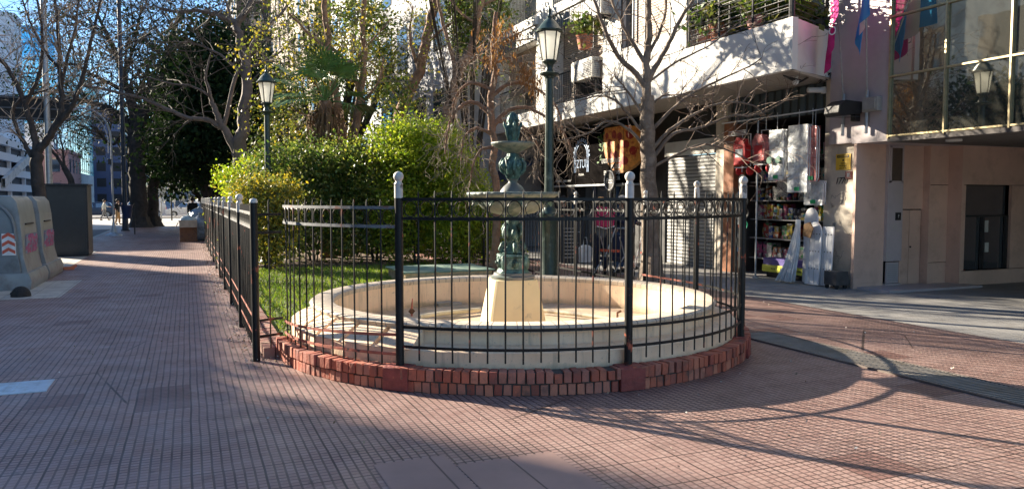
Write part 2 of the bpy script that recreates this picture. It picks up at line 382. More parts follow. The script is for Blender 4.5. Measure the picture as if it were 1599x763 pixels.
# ------------------------------------------------------------------ the ground
def flat(name, x0, x1, y0, y1, z, m, th=0, kind='structure'):
    mb = MB()
    if th: mb.box(x0, x1, y0, y1, z-th, z)
    else: mb.add([(x0,y0,z),(x1,y0,z),(x1,y1,z),(x0,y1,z)], [(0,1,2,3)])
    return tag(mb.build(name, m), kind=kind)
flat('ground', -1500, 1500, -1500, 1500, -.16, M_asph)
flat('road', -34, -3.75, -60, 300, -.15, M_asph)
flat('crossing_street', -34, 60, 50.3, 78, -.145, M_far)
flat('sidewalk', -3.6, 8.55, -14, 50, 0, M_pave, .3)
flat('shop_sidewalk', 8.56, 24, -14, 49.9, .002, M_grey, .3)
flat('kerb', -3.75, -3.605, -14, 50, .004, M_kerb, .25)
flat('far_kerb', -3.6, 24, 50.005, 50.2, .002, M_kerb, .25)
flat('far_sidewalk', -40, 30, 78.2, 260, -.02, M_far, .2)
flat('lawn', .92, 5.8, 8.15, 17.6, .05, M_lawn, .06)
flat('garden_soil', .92, 5.8, 17.605, 45, .05, M_soil, .06)
M_road_line = mat('road_paint', (.7,.7,.68), .7)
flat('road_marking', -33, 8, 56, 56.5, -.138, M_road_line); flat('road_marking', -12.1, -11.9, -20, 50, -.144, M_road_line)
flat('paving_strip', -3.2, -1.95, 14.4, 17.4, .004, slab_mat('cream_paving', (.48,.44,.38), .4, .4))
flat('paving_strip', -3.55, -2.6, 17.5, 27, .004, bpy.data.materials['cream_paving'])
flat('paving_patch', 1.0, 1.45, 3.3, 4.55, .004, slab_mat('smooth_paving_slabs', (.35,.225,.19), .45, 1.2, .008, dirt=(.30,.20,.17)))
flat('paving_patch', 1.462, 2.1, 3.3, 4.35, .004, bpy.data.materials['smooth_paving_slabs'])
# grass blades
rg = np.random.default_rng(4)
N = 42000; x = .95+4.8*rg.random(N); y = 8.2+9.5*rg.random(N)**.9
keep = (np.hypot(x-3.41, y-8.11) > 2.47) & (rg.random(N) < .35+.65*(np.sin(x*1.7+1)*np.sin(y*1.3)+1)/2)
x = x[keep]; y = y[keep]
g = leaf_mesh('grass', M_grass, np.stack([x, y, np.full(len(x), .045)], 1), .085, seed=2, elong=7, droop=-1.6)
tag(g, 'short bright green grass lawn round the fountain basin', 'grass', kind='stuff')
# fallen leaves and small litter on the paving
M_litter = island_mat('litter', [(.5,.45,.35),(.3,.2,.1),(.7,.7,.68),(.2,.14,.08)], .8)
N = 900; x = -3.2+11.5*rg.random(N); y = 1.5+20*rg.random(N)
k = (np.hypot(x-3.41, y-8.11) > 2.66) & ~((x > .5) & (x < 6.2) & (y > 8))
g = leaf_mesh('fallen_leaves', M_litter, np.stack([x[k], y[k], np.full(k.sum(), .012)], 1), .022, seed=3, elong=1.6)
tag(g, 'tiny pale bits of leaf litter scattered over the paving', 'litter', kind='stuff')
N = 1500; x = .62+.5*rg.random(N)**2; y = 7.6+22*rg.random(N)
g = leaf_mesh('fallen_leaves', M_litter, np.stack([x-.25*rg.random(N), y, np.full(N, .02)], 1), .03, seed=5, elong=1.6)
tag(g, 'dry leaf litter gathered along the foot of the long left fence', 'litter', kind='stuff')

# ------------------------------------------------------------------ fountain
FX, FY = 3.41, 8.11
VUP = Vector((0,0,1))
def fountain():
    t = thing('fountain', 'cast iron fountain with green patina above a round cream basin', 'fountain', (FX, FY, 0))
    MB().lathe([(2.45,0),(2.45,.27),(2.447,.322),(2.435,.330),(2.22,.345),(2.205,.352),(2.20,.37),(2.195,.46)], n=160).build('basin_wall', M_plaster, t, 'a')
    o = MB().lathe([(2.19,.455),(2.235,.462),(2.25,.50),(2.225,.522),(2.03,.525),(1.995,.505),(2.0,.46)], n=160).build('rim', M_rim, t, 'a')
    MB().lathe([(2.005,.46),(2.0,.16),(1.9,.15),(.01,.145)], n=120).build('basin_floor', M_plaster, t, 'a')
    # sloped render panels on the side towards the street
    mb = MB()
    for k in range(5):
        a = rad(184+k*9.6); r0, r1 = 2.30, 2.45; w2 = rad(4.1)
        pts = []
        for aa in (a-w2, a+w2):
            for r, z in ((2.215,.48),(2.42,.35),(2.458,.33),(2.21,.33)): pts.append((r*math.cos(aa), r*math.sin(aa), z))
        mb.add(pts, [(0,1,2,3),(7,6,5,4),(0,4,5,1),(1,5,6,2),(2,6,7,3),(3,7,4,0)])
    mb.build('sloped_panel', M_plaster, t)
    # pedestal: a tapered square pier turned a little
    mb = MB(); q = rad(-11)
    def sq(h, z, ch=.05):
        p = [(-h+ch,-h),(h-ch,-h),(h,-h+ch),(h,h-ch),(h-ch,h),(-h+ch,h),(-h,h-ch),(-h,-h+ch)]
        return [(x*math.cos(q)-y*math.sin(q), x*math.sin(q)+y*math.cos(q), z) for x, y in p]
    v = sq(.335,.146,.03)+sq(.24,.70,.03); mb.add(v, [tuple(range(8,16))]+[(i,(i+1)%8,8+(i+1)%8,8+i) for i in range(8)])
    mb.build('pedestal', mat('pale_yellow_paint', (.80,.66,.38), .75, var=.08, scale=3, dirt=(.36,.31,.24), dscale=5, dlo=.6, dhi=.75), t, bevel=.008)
    B = M_bronze
    MB().lathe([(.01,.70),(.25,.70),(.255,.73),(.22,.745),(.215,.77),(.01,.77)], n=32).build('base_disc', mat('weathered_lead', (.17,.17,.16), .6, dirt=(.09,.16,.14)), t, 'a')
    mb = MB(); v = sq(.185,.77,.06)+sq(.175,.80,.06)+sq(.16,.815,.05)+sq(.16,.94,.05)+sq(.185,.955,.06)+sq(.18,.98,.06)
    mb.add(v, [tuple(range(40,48))]+[(8*j+i,8*j+(i+1)%8,8*j+8+(i+1)%8,8*j+8+i) for j in range(5) for i in range(8)])
    for k in range(4):
        a = q+k*math.pi/2; c = (math.cos(a)*.165, math.sin(a)*.165, .875); mb.sphere(c, .055, 10, 8, (.8,.8,1))
        mb.sphere((math.cos(a)*.21, math.sin(a)*.21, .885), .02, 8, 6)
        a2 = a+math.pi/4; mb.sphere((math.cos(a2)*.2, math.sin(a2)*.2, .89), .045, 8, 8, (1,1,2.0))
    mb.build('plinth_box', B, t, 'a').scale = (.90, .90, 1)
    mb = MB().lathe([(.01,.98),(.15,.98),(.16,1.0),(.12,1.03),(.085,1.06),(.10,1.12),(.125,1.19),(.12,1.25),(.085,1.30),(.075,1.33),(.10,1.35),(.06,1.38),(.07,1.42),(.11,1.44)], n=32,
        mod=lambda a, z: 1+.10*math.cos(4*a)*math.sin((z-1)*8)+.05*math.cos(12*a))
    for k in range(4):   # scrolled leaves and shells round the stem
        a = q+k*math.pi/2
        mb.tube([(math.cos(a)*r, math.sin(a)*r, z) for r, z in ((.15,1.0),(.18,1.04),(.15,1.09),(.10,1.12))], [.03,.035,.03,.015], 8)
        mb.tube([(math.cos(a+.7)*r, math.sin(a+.7)*r, z) for r, z in ((.10,1.14),(.15,1.2),(.165,1.26),(.13,1.31),(.09,1.30))], [.02,.035,.04,.03,.015], 8)
        mb.sphere((math.cos(a)*.115, math.sin(a)*.115, 1.21), .045, 8, 8, (1,1,1.4))
    mb.build('lower_stem', B, t, 'all').scale = (.80, .80, 1)
    mb = MB().lathe([(.05,1.43),(.14,1.425),(.24,1.445),(.34,1.50),(.385,1.555),(.39,1.585),(.45,1.61),(.50,1.635),(.515,1.65),(.515,1.672),(.50,1.68),(.47,1.668),(.36,1.60),(.1,1.55)], n=96,
        mod=lambda a, z: 1+(.018*math.cos(32*a) if z > 1.6 else .03*abs(math.cos(12*a))*(1 if z < 1.57 else 0)))
    bowl = mb.build('lower_bowl', M_bronze2, t, 'all')
    mb = MB()
    for k in range(8):
        a = q+k*math.pi/4; c = (math.cos(a)*.43, math.sin(a)*.43)
        mb.sphere((c[0], c[1], 1.585), .04, 8, 8, (1,1,1.2)); mb.sphere((c[0]*1.04, c[1]*1.04, 1.55), .02, 6, 6, (1,1,1.5))
    mb.build('mask', B, bowl, 'all')
    MB().lathe([(.01,1.60),(.15,1.62),(.155,1.66),(.14,1.70),(.105,1.745),(.06,1.78),(.045,1.80),(.07,1.83)], n=24).build('bowl_foot', mat('grey_bronze', (.13,.13,.12), .5, dirt=(.10,.2,.18)), t, 'all')
    mb = MB().lathe([(.03,1.81),(.07,1.825),(.095,1.86),(.125,1.93),(.14,1.99),(.135,2.04),(.10,2.075),(.075,2.09),(.08,2.105),(.06,2.12)], n=36, mod=lambda a, z: 1+.06*math.cos(8*a))
    for k in range(4):
        a = q+.4+k*math.pi/2
        mb.sphere((math.cos(a)*.135, math.sin(a)*.135, 1.985), .05, 10, 8, (.9,.9,1.2))
        mb.sphere((math.cos(a)*.18, math.sin(a)*.18, 1.98), .018, 6, 6)
        for sgn in (-1, 1):
            mb.tube([(math.cos(a+sgn*b)*r, math.sin(a+sgn*b)*r, z) for b, r, z in ((.25,.14,2.06),(.5,.165,2.0),(.55,.155,1.93),(.35,.12,1.88))], [.012,.02,.018,.01], 6)
    mb.build('urn', B, t, 'all').scale = (.86, .86, 1)
    MB().lathe([(.04,2.10),(.07,2.13),(.12,2.15),(.19,2.185),(.235,2.21),(.245,2.225),(.243,2.24),(.22,2.238),(.05,2.20)], n=72, mod=lambda a, z: 1+(.012*math.cos(28*a) if z > 2.2 else .03*abs(math.cos(10*a)))).build('upper_bowl', M_bronze2, t, 'all')
    mb = MB().lathe([(.03,2.2),(.07,2.23),(.055,2.27),(.06,2.33),(.075,2.39),(.085,2.42),(.055,2.45),(.07,2.48),(.06,2.52),(.03,2.56),(.004,2.585)], n=28, mod=lambda a, z: 1+.08*math.cos(4*a+1))
    for k in range(4):
        a = q+k*math.pi/2
        mb.tube([(math.cos(a)*r, math.sin(a)*r, z) for r, z in ((.06,2.26),(.075,2.33),(.085,2.40),(.115,2.44),(.12,2.47))], [.012,.02,.022,.02,.008], 7)
        mb.tube([(math.cos(a+.78)*r, math.sin(a+.78)*r, z) for r, z in ((.05,2.42),(.075,2.48),(.055,2.53),(.015,2.58))], [.015,.025,.02,.004], 7)
    mb.build('finial', B, t, 'all').scale = (.85, .85, 1)
    return t
fountain()
def fp(r, a, z): return Vector((FX+r*math.sin(rad(a)), FY-r*math.cos(rad(a)), z))   # angle from the street's -Y, towards +X
# pipes lying on the basin floor
M_pvc = mat('cream_pipe', (.62,.56,.42), .5, dirt=(.3,.25,.2))
mb = MB(); mb.tube([P(655,494,Z=.2), P(690,489,Z=.2), P(750,483,Z=.2)], .028, 10)
tag(mb.build('pipe', M_pvc, None, 'a'), 'cream plastic pipe lying in the basin left of the pedestal', 'pipe', 'pipes on the basin floor')
mb = MB(); mb.tube([P(842,484,Z=.2), P(900,490,Z=.2), P(968,500,Z=.2)], .026, 10)
tag(mb.build('pipe', M_pvc, None, 'a'), 'cream plastic pipe lying in the basin right of the pedestal', 'pipe', 'pipes on the basin floor')
t = thing('water_tap', 'small rusty standpipe with valve near the left end of the basin pipe', 'tap', P(643,493,Z=.15))
mb = MB().tube([(0,0,0),(.0,0,.1),(.01,.0,.22)], [.014,.014,.008], 8); mb.build('standpipe', M_rust, t); mb = MB().sphere((0,0,.06), .035, 8, 6); mb.box(-.04,.04,-.01,.01,.05,.065); mb.build('valve', mat('brown_rust', (.16,.07,.03), .8), t)
t = thing('water_tap', 'small rusty valve stub right end of basin behind a fence post', 'tap', P(964,497,Z=.15))
MB().tube([(0,0,0),(0,0,.07),(.05,0,.09)], .014, 8).build('standpipe', bpy.data.materials['brown_rust'], t)
mb = MB().box(-.17,.17,-.09,.09,.146,.19); mb.box(-.2,.02,-.12,.0,.19,.21)
o = mb.build('drain_box', mat('grey_plastic', (.3,.3,.29), .6), None, bevel=.01); o.location = P(700,476,Z=.15).xy.to_3d(); tag(o, 'flat grey drain box on the floor of the basin by the left pipe', 'drain box')

# ------------------------------------------------------------------ brick kerbs
def brick_kerb():
    t = thing('brick_kerb', 'low curved kerb of two rows of upright red bricks round the fountain', 'brick kerb', (FX, FY, 0))
    rng = random.Random(3); mb = MB()
    def brick(a0, a1, r0, r1, z0, z1):
        v = []
        for z in (z0, z1):
            for r, a in ((r0,a0),(r1,a0),(r1,a1),(r0,a1)):
                v.append((r*math.sin(a)+rng.uniform(-.003,.003), -r*math.cos(a)+rng.uniform(-.003,.003), z+rng.uniform(-.004,.004)))
        mb.add(v, [(0,3,2,1),(4,5,6,7),(0,1,5,4),(1,2,6,5),(2,3,7,6),(3,0,4,7)])
    a = rad(-92); pitch = .0765/2.6
    while a < rad(97):
        red = any(abs(math.degrees(a)-p) < 1.9 for p in (-45, 0, 45))
        for row in range(2):
            off = pitch/2*row; dr = rng.uniform(-.012, .006); c = rng.random() < .05
            if red: dr = .004
            brick(a+off+pitch*.06, a+off+pitch*(.88 if not red else .99), 2.46, 2.605+dr-(.02 if row == 0 else 0), .002+row*.103, .092+row*.108+rng.uniform(-.004,.003)-(.02 if c and row else 0))
        a += pitch
    mb.build('bricks', M_brick, t, bevel=.006)
    MB().lathe([(2.47,0),(2.568,0),(2.572,.185),(2.45,.19)], n=100, a0=rad(-182), a1=rad(6)).build('mortar', M_mortar, t)
    for p in (-45, 0, 45):
        v = MB(); w2 = rad(2.6)
        pts = []
        for z in (.004, .19, .206):
            for r, s in ((2.40,-1),(2.612 if z < .2 else 2.58,-1),(2.612 if z < .2 else 2.58,1),(2.40,1)):
                aa = rad(p)+s*w2; pts.append((r*math.sin(aa), -r*math.cos(aa), z))
        v.add(pts, [(0,3,2,1),(8,9,10,11)]+[(4*j+i,4*j+(i+1)%4,4*j+4+(i+1)%4,4*j+4+i) for j in range(2) for i in range(4)])
        v.build('painted_block', M_redp, t, bevel=.006)
brick_kerb()
def straight_kerb(x0, x1, y0, y1, label):
    rng = random.Random(int(x0*10)); mb = MB(); y = y0
    while y < y1:
        xm = (x0+x1)/2
        for a, b in ((x0, xm-.004), (xm+.004, x1)): mb.box(a, b, y+.004, y+.10, 0, .10+rng.uniform(-.006,.004))
        y += .108
    o = mb.build('brick_edging', island_mat('path_bricks', [(.30,.12,.09),(.38,.17,.13),(.24,.10,.08),(.42,.22,.17)], .8, dirt=(.3,.24,.18)), None, bevel=.004)
    tag(o, label, 'brick edging', 'straight brick edgings of the garden')
straight_kerb(.68, .91, 8.1, 34, 'flat brick edging along the inner side of the long left fence')
straight_kerb(5.81, 5.93, 8.5, 34, 'narrow brick edging along the inner side of the right garden fence')

# ------------------------------------------------------------------ iron fences
def path_rail(mb, pf, z0, z1, r, n=20, t0=0., t1=1.):
    prev = None; pts = []
    for i in range(n+1):
        t = t0+(t1-t0)*i/n; x, y = pf(t); pts.append(Vector((x, y, z0+(z1-z0)*t)))
    for sx in (0,):
        v = []; f = []
        for i, p in enumerate(pts):
            d = (pts[min(i+1, n)]-pts[max(i-1, 0)]); d.z = 0; d.normalize(); s = d.cross(VUP)*r[0]
            v += [p+s+VUP*r[1], p-s+VUP*r[1], p-s-VUP*r[1], p+s-VUP*r[1]]
        for i in range(n):
            for k in range(4): f.append((4*i+k, 4*i+(k+1)%4, 4*i+4+(k+1)%4, 4*i+4+k))
        f += [(0,1,2,3), (4*n+3,4*n+2,4*n+1,4*n)]; mb.add(v, f)
def panel(parent, pf, L, zt, zl, nb, m_rail, m_low, m_bar, zb, ztop, single=True, rings=True, tilt=(0,0), base=0):
    """zt: two top rails, zl: two low rails; nb bars between the posts"""
    rails = MB()
    for z in zt: path_rail(rails, pf, base+z, base+z, (.007, .013))
    pn = rails.build('panel', m_rail, parent)
    low = MB()
    for z, ti in zip(zl, tilt): path_rail(low, pf, base+z+ti, base+z, (.006, .012))
    low.build('low_rails', m_low, pn)
    allb = MB(); allr = MB()
    rngb = random.Random(nb)
    for i in range(nb+1):
        if i < nb:
            t = (i+1)/(nb+1); x, y = pf(t); b = MB() if single else allb; j = rngb.uniform(-.006,.006)
            b.tube([(x, y, base+zb+rngb.uniform(-.015,.015)), (x+j*.6, y-j*.6, base+.8), (x, y, base+ztop-.03), (x, y, base+ztop)], [.0075,.0075,.0075,.002], 6)
            if single: b.build('bar', m_bar, pn, 'a')
        if rings:
            t = (i+.5)/(nb+1); x, y = pf(t); x2, y2 = pf(t+.01); d = Vector((x2-x, y2-y, 0)).normalized()
            zc = base+(zt[0]+zt[1])/2; rr = (zt[0]-zt[1])/2-.014; b = MB() if single else allr
            pts = [Vector((x, y, zc))+d*math.cos(2*math.pi*k/18)*rr*.86+VUP*math.sin(2*math.pi*k/18)*rr for k in range(19)]
            b.tube(pts, .0045, 5, cap=False)
            if single: b.build('ring', m_bar, pn, 'a')
    if not single:
        allb.build('bars', m_bar, pn, 'a')
        if rings: allr.build('rings', m_bar, pn, 'a')
    return pn
def post(parent, x, y, z0, z1, r=.035, ball=.043, cap=True, m=None, lean=0):
    m = m or M_iron2
    p = MB().tube([(x, y, z0), (x, y, z1)], r, 16).build('post', m, parent, 'a')
    if cap: 
        MB().tube([(x, y, z1-.10), (x, y, z1+.004)], r+.0012, 16).build('post_cap', M_ball, p, 'a')
    if ball:
        MB().lathe([(.002,z1),(r*1.02,z1+.002),(r*1.05,z1+.02),(r*.75,z1+.03),(r*.8,z1+.045)], (x, y, 0), 16).sphere((x, y, z1+.04+ball*.9), ball, 16, 12).build('ball', M_ball, p, 'all')
    else:
        MB().lathe([(r+.0015,z1-.02),(r+.0015,z1),(r*.8,z1+.016),(.002,z1+.026)], (x, y, 0), 16).build('dome', M_ball, p, 'all')
    return p
RF = 2.52
cf = thing('curved_fence', 'black iron railing curving round the front of the fountain basin', 'fence', (0, 0, 0), group='iron garden fences')
for k, a0 in enumerate((-90, -45, 0, 45)):
    def pf(t, a0=a0):
        a = rad(a0+.8+43.4*t); return (FX+RF*math.sin(a), FY-RF*math.cos(a))
    first = k == 0; b = -.07 if first else 0
    panel(cf, pf, 1.98, (1.60, 1.44), (.53, .365), 12, M_ironl if first else M_iron, M_rust if first else M_iron, M_iron, .25, 1.67, True, True, (-.09,-.04) if first else (0,0), b)
for a in (-45, 0, 45, 90):
    x = FX+RF*math.sin(rad(a)); y = FY-RF*math.cos(rad(a)); post(cf, x, y, .16, 1.71)
fl = thing('straight_fence', 'long black iron fence with rust along the sidewalk edge of the garden', 'fence', (0, 0, 0), group='iron garden fences')
ys = [7.98, 10.2, 12.4, 14.6, 16.8, 19.0, 21.2, 23.4, 25.6, 27.8, 30.0, 32.2, 34.4, 36.6]
for i, y in enumerate(ys):
    post(fl, .60, y, 0, 1.585 if i == 0 else 1.54, .037, 0 if i == 0 else (.046 if i == 1 else .036), i > 0, M_iron if i == 0 else M_iron2)
    if i < len(ys)-1:
        def pf(t, y0=y, y1=ys[i+1]): return (.60, y0+.04+(y1-y0-.08)*t)
        panel(fl, pf, 2.2, (1.46, 1.31), (.40, .22), 14, M_ironl, M_rust, M_iron, .08, 1.55, i < 3, i < 6)
def pf(t): return (.62+.25*t, 7.99+.11*t)
panel(fl, pf, .3, (1.45, 1.27), (.40, .24), 1, M_iron, M_iron, M_iron, .10, 1.60, True, False)
fr = thing('straight_fence', 'black iron fence behind the basin along the passage side of the garden', 'fence', (0, 0, 0), group='iron garden fences')
yr = [8.11, 9.45, 11.6, 13.8, 16.0, 18.2, 20.4, 22.6, 24.8, 27, 29.2]
for i, y in enumerate(yr):
    if i: post(fr, 6.03, y, 0, 1.62, .033, .036, True, M_iron)
    if i < len(yr)-1:
        def pf(t, y0=y, y1=yr[i+1]): return (5.96 if y0 < 9 else 6.03, y0+.04+(y1-y0-.08)*t)
        panel(fr, pf, 2.2, (1.56, 1.42), (.53, .365) if i == 0 else (.40, .24), 8 if i == 0 else 15, M_iron, M_rust if i == 0 else M_iron, M_iron, .08, 1.62, i < 2, i < 2)

# ------------------------------------------------------------------ street lamps
def park_lamp(name, label, loc, rz, k=1.0):
    t = thing(name, label, 'street lamp', loc, rz, 'green park lanterns')
    fl_ = lambda n, d: (lambda a, z: 1-d*abs(math.sin(n*a/2)))
    MB().lathe([(.01,0),(.26,0),(.26,.10),(.22,.13),(.20,.20),(.165,.26),(.15,.30),(.145,.90),(.15,1.30),(.165,1.33),(.16,1.37),(.12,1.40),(.10,1.46)], n=40, mod=lambda a, z: 1-(.07*abs(math.sin(6*a)) if .3 < z < 1.3 else 0)).build('base', M_lampg, t, 'a')
    MB().lathe([(.092,1.44),(.08,1.6),(.064,3.55),(.060,3.66)], n=32, mod=lambda a, z: 1-.07*abs(math.sin(6*a))).build('pole', M_lampg, t, 'a')
    MB().lathe([(.07,3.60),(.085,3.64),(.16,3.665),(.165,3.685),(.08,3.71),(.06,3.76),(.065,3.82),(.10,3.86),(.125,3.875),(.125,3.89),(.02,3.89)], n=24).build('collar', M_lampg, t, 'a')
    h = thing('lantern', None, None, (0,0,0)); h.parent = t
    def ring(r, z): return [Vector((r*math.cos(rad(60*i+30)), r*math.sin(rad(60*i+30)), z)) for i in range(6)]
    a, b = ring(.118, 3.89), ring(.195, 4.36); mb = MB()
    for i in range(6): mb.tube([a[i], b[i]], .011, 6); mb.tube([a[i], a[(i+1)%6]], .012, 6); mb.tube([b[i], b[(i+1)%6]], .014, 6)
    mb.build('lantern_frame', M_black, h)
    a, b = ring(.112, 3.895), ring(.186, 4.355); mb = MB()
    for i in range(6): mb.add([a[i], a[(i+1)%6], b[(i+1)%6], b[i]], [(0,1,2,3)])
    mb.build('lantern_glass', M_lampglass, h)
    MB().lathe([(.01,4.36),(.225,4.36),(.23,4.385),(.20,4.40),(.13,4.50),(.075,4.56),(.045,4.585),(.05,4.61),(.03,4.63),(.022,4.68),(.03,4.70),(.004,4.80)], n=24, mod=lambda a, z: 1+(.03*math.cos(12*a) if z < 4.56 else 0)).build('lantern_roof', M_lampg, h, 'a')
    MB().tube([(0,0,3.9),(0,0,4.1)], .03, 8).sphere((0,0,4.14), .05, 10, 8).build('bulb', mat('white_bulb', (.8,.8,.78), .4), h)
    return t
park_lamp('park_lamp', 'green fluted lamp post with six-sided lantern behind the fountain', P(857,460,D=13.0).xy.to_3d(), .2)
park_lamp('park_lamp', 'green lamp post with white lantern glass rising from the shrubs by the left fence', P(421,400,D=18.6).xy.to_3d(), .5)

# ------------------------------------------------------------------ trench drain, covers
t = thing('trench_drain', 'long dark slotted grate of a drain let into the pink paving', 'drain grate', (0, 0, 0))
mb = MB(); y = -3.0
while y < 7.3: mb.box(5.93, 6.40, y, y+.016, .004, .016); y += .04
mb.build('grate', mat('grate_iron', (.26,.24,.215), .7, .1, dirt=(.22,.19,.15)), t)
mb = MB(); mb.box(5.90,5.93,-3,7.32,.002,.018); mb.box(6.40,6.43,-3,7.32,.002,.018); mb.box(5.93,6.40,7.3,7.32,.002,.018); mb.build('frame', mat('grate_frame', (.15,.12,.105), .8), t)
MB().box(5.93,6.40,-3,7.3,.001,.004).build('pit', mat('drain_dirt', (.06,.05,.045), .9), t)
mb = MB(); mb.box(-1.72,-1.12,7.38,7.84,.0,.008)
for k in range(8): mb.box(-1.70+k*.075,-1.67+k*.075,7.41,7.81,.008,.011)
tag(mb.build('metal_cover', mat('worn_pale_metal', (.50,.58,.66), .3, .4, var=.1, dirt=(.3,.33,.36)), None), 'pale shiny metal inspection cover set in the left sidewalk', 'cover')
# green lidded chamber behind the basin
a = P(604,432,Z=0); t = thing('valve_chamber', 'low concrete chamber with a pale green metal lid behind the basin', 'chamber', (4.5, 14.4, 0), 0)
MB().box(-.85,.85,-.65,.65,.05,.24).build('chamber_wall', M_plaster, t, bevel=.01)
MB().box(-.9,.9,-.7,.7,.242,.275).build('lid', mat('pale_green_metal', (.22,.33,.27), .5, var=.1, dirt=(.3,.36,.3)), t, bevel=.006)

# ------------------------------------------------------------------ buildings
def holes_wall(mb, X, y0, y1, z0, z1, holes, depth, sgn=1):
    """wall in the plane X with rectangular openings (ya,yb,za,zb) and reveals going in by depth (towards +X)"""
    ys = sorted(set([y0, y1]+[h[0] for h in holes]+[h[1] for h in holes])); zs = sorted(set([z0, z1]+[h[2] for h in holes]+[h[3] for h in holes]))
    for i in range(len(ys)-1):
        for j in range(len(zs)-1):
            cy, cz = (ys[i]+ys[i+1])/2, (zs[j]+zs[j+1])/2
            if any(h[0] < cy < h[1] and h[2] < cz < h[3] for h in holes): continue
            mb.add([(X,ys[i],zs[j]),(X,ys[i+1],zs[j]),(X,ys[i+1],zs[j+1]),(X,ys[i],zs[j+1])], [(0,1,2,3)])
    for a, b, c, d in holes:
        x2 = X+depth
        mb.add([(X,a,c),(X,b,c),(x2,b,c),(x2,a,c)], [(0,1,2,3)]); mb.add([(X,a,d),(X,b,d),(x2,b,d),(x2,a,d)], [(0,1,2,3)])
        mb.add([(X,a,c),(X,a,d),(x2,a,d),(x2,a,c)], [(0,1,2,3)]); mb.add([(X,b,c),(X,b,d),(x2,b,d),(x2,b,c)], [(0,1,2,3)])
def text(name, s, size, pos, xdir, ydir, m, parent=None, ext=.004, sx=1., align='CENTER', shear=0):
    c = bpy.data.curves.new(name, 'FONT'); c.body = s; c.size = size; c.extrude = ext; c.align_x = align; c.align_y = 'CENTER'; c.shear = shear
    o = bpy.data.objects.new(name, c); COL.objects.link(o); bpy.context.view_layer.update()
    me = bpy.data.meshes.new_from_object(o.evaluated_get(bpy.context.evaluated_depsgraph_get())); bpy.data.objects.remove(o)
    xd = Vector(xdir).normalized(); yd = Vector(ydir).normalized(); zd = xd.cross(yd)
    M = Matrix((xd, yd, zd)).transposed().to_4x4(); M.translation = Vector(pos); me.transform(M @ Matrix.Diagonal((sx, 1, 1, 1)))
    me.materials.clear(); me.materials.append(m); me.name = name
    o = bpy.data.objects.new(name, me); COL.objects.link(o)
    if parent is not None: o.parent = parent
    return o
WX, WY = (0,-1,0), (0,0,1)      # writing on a wall that faces the street
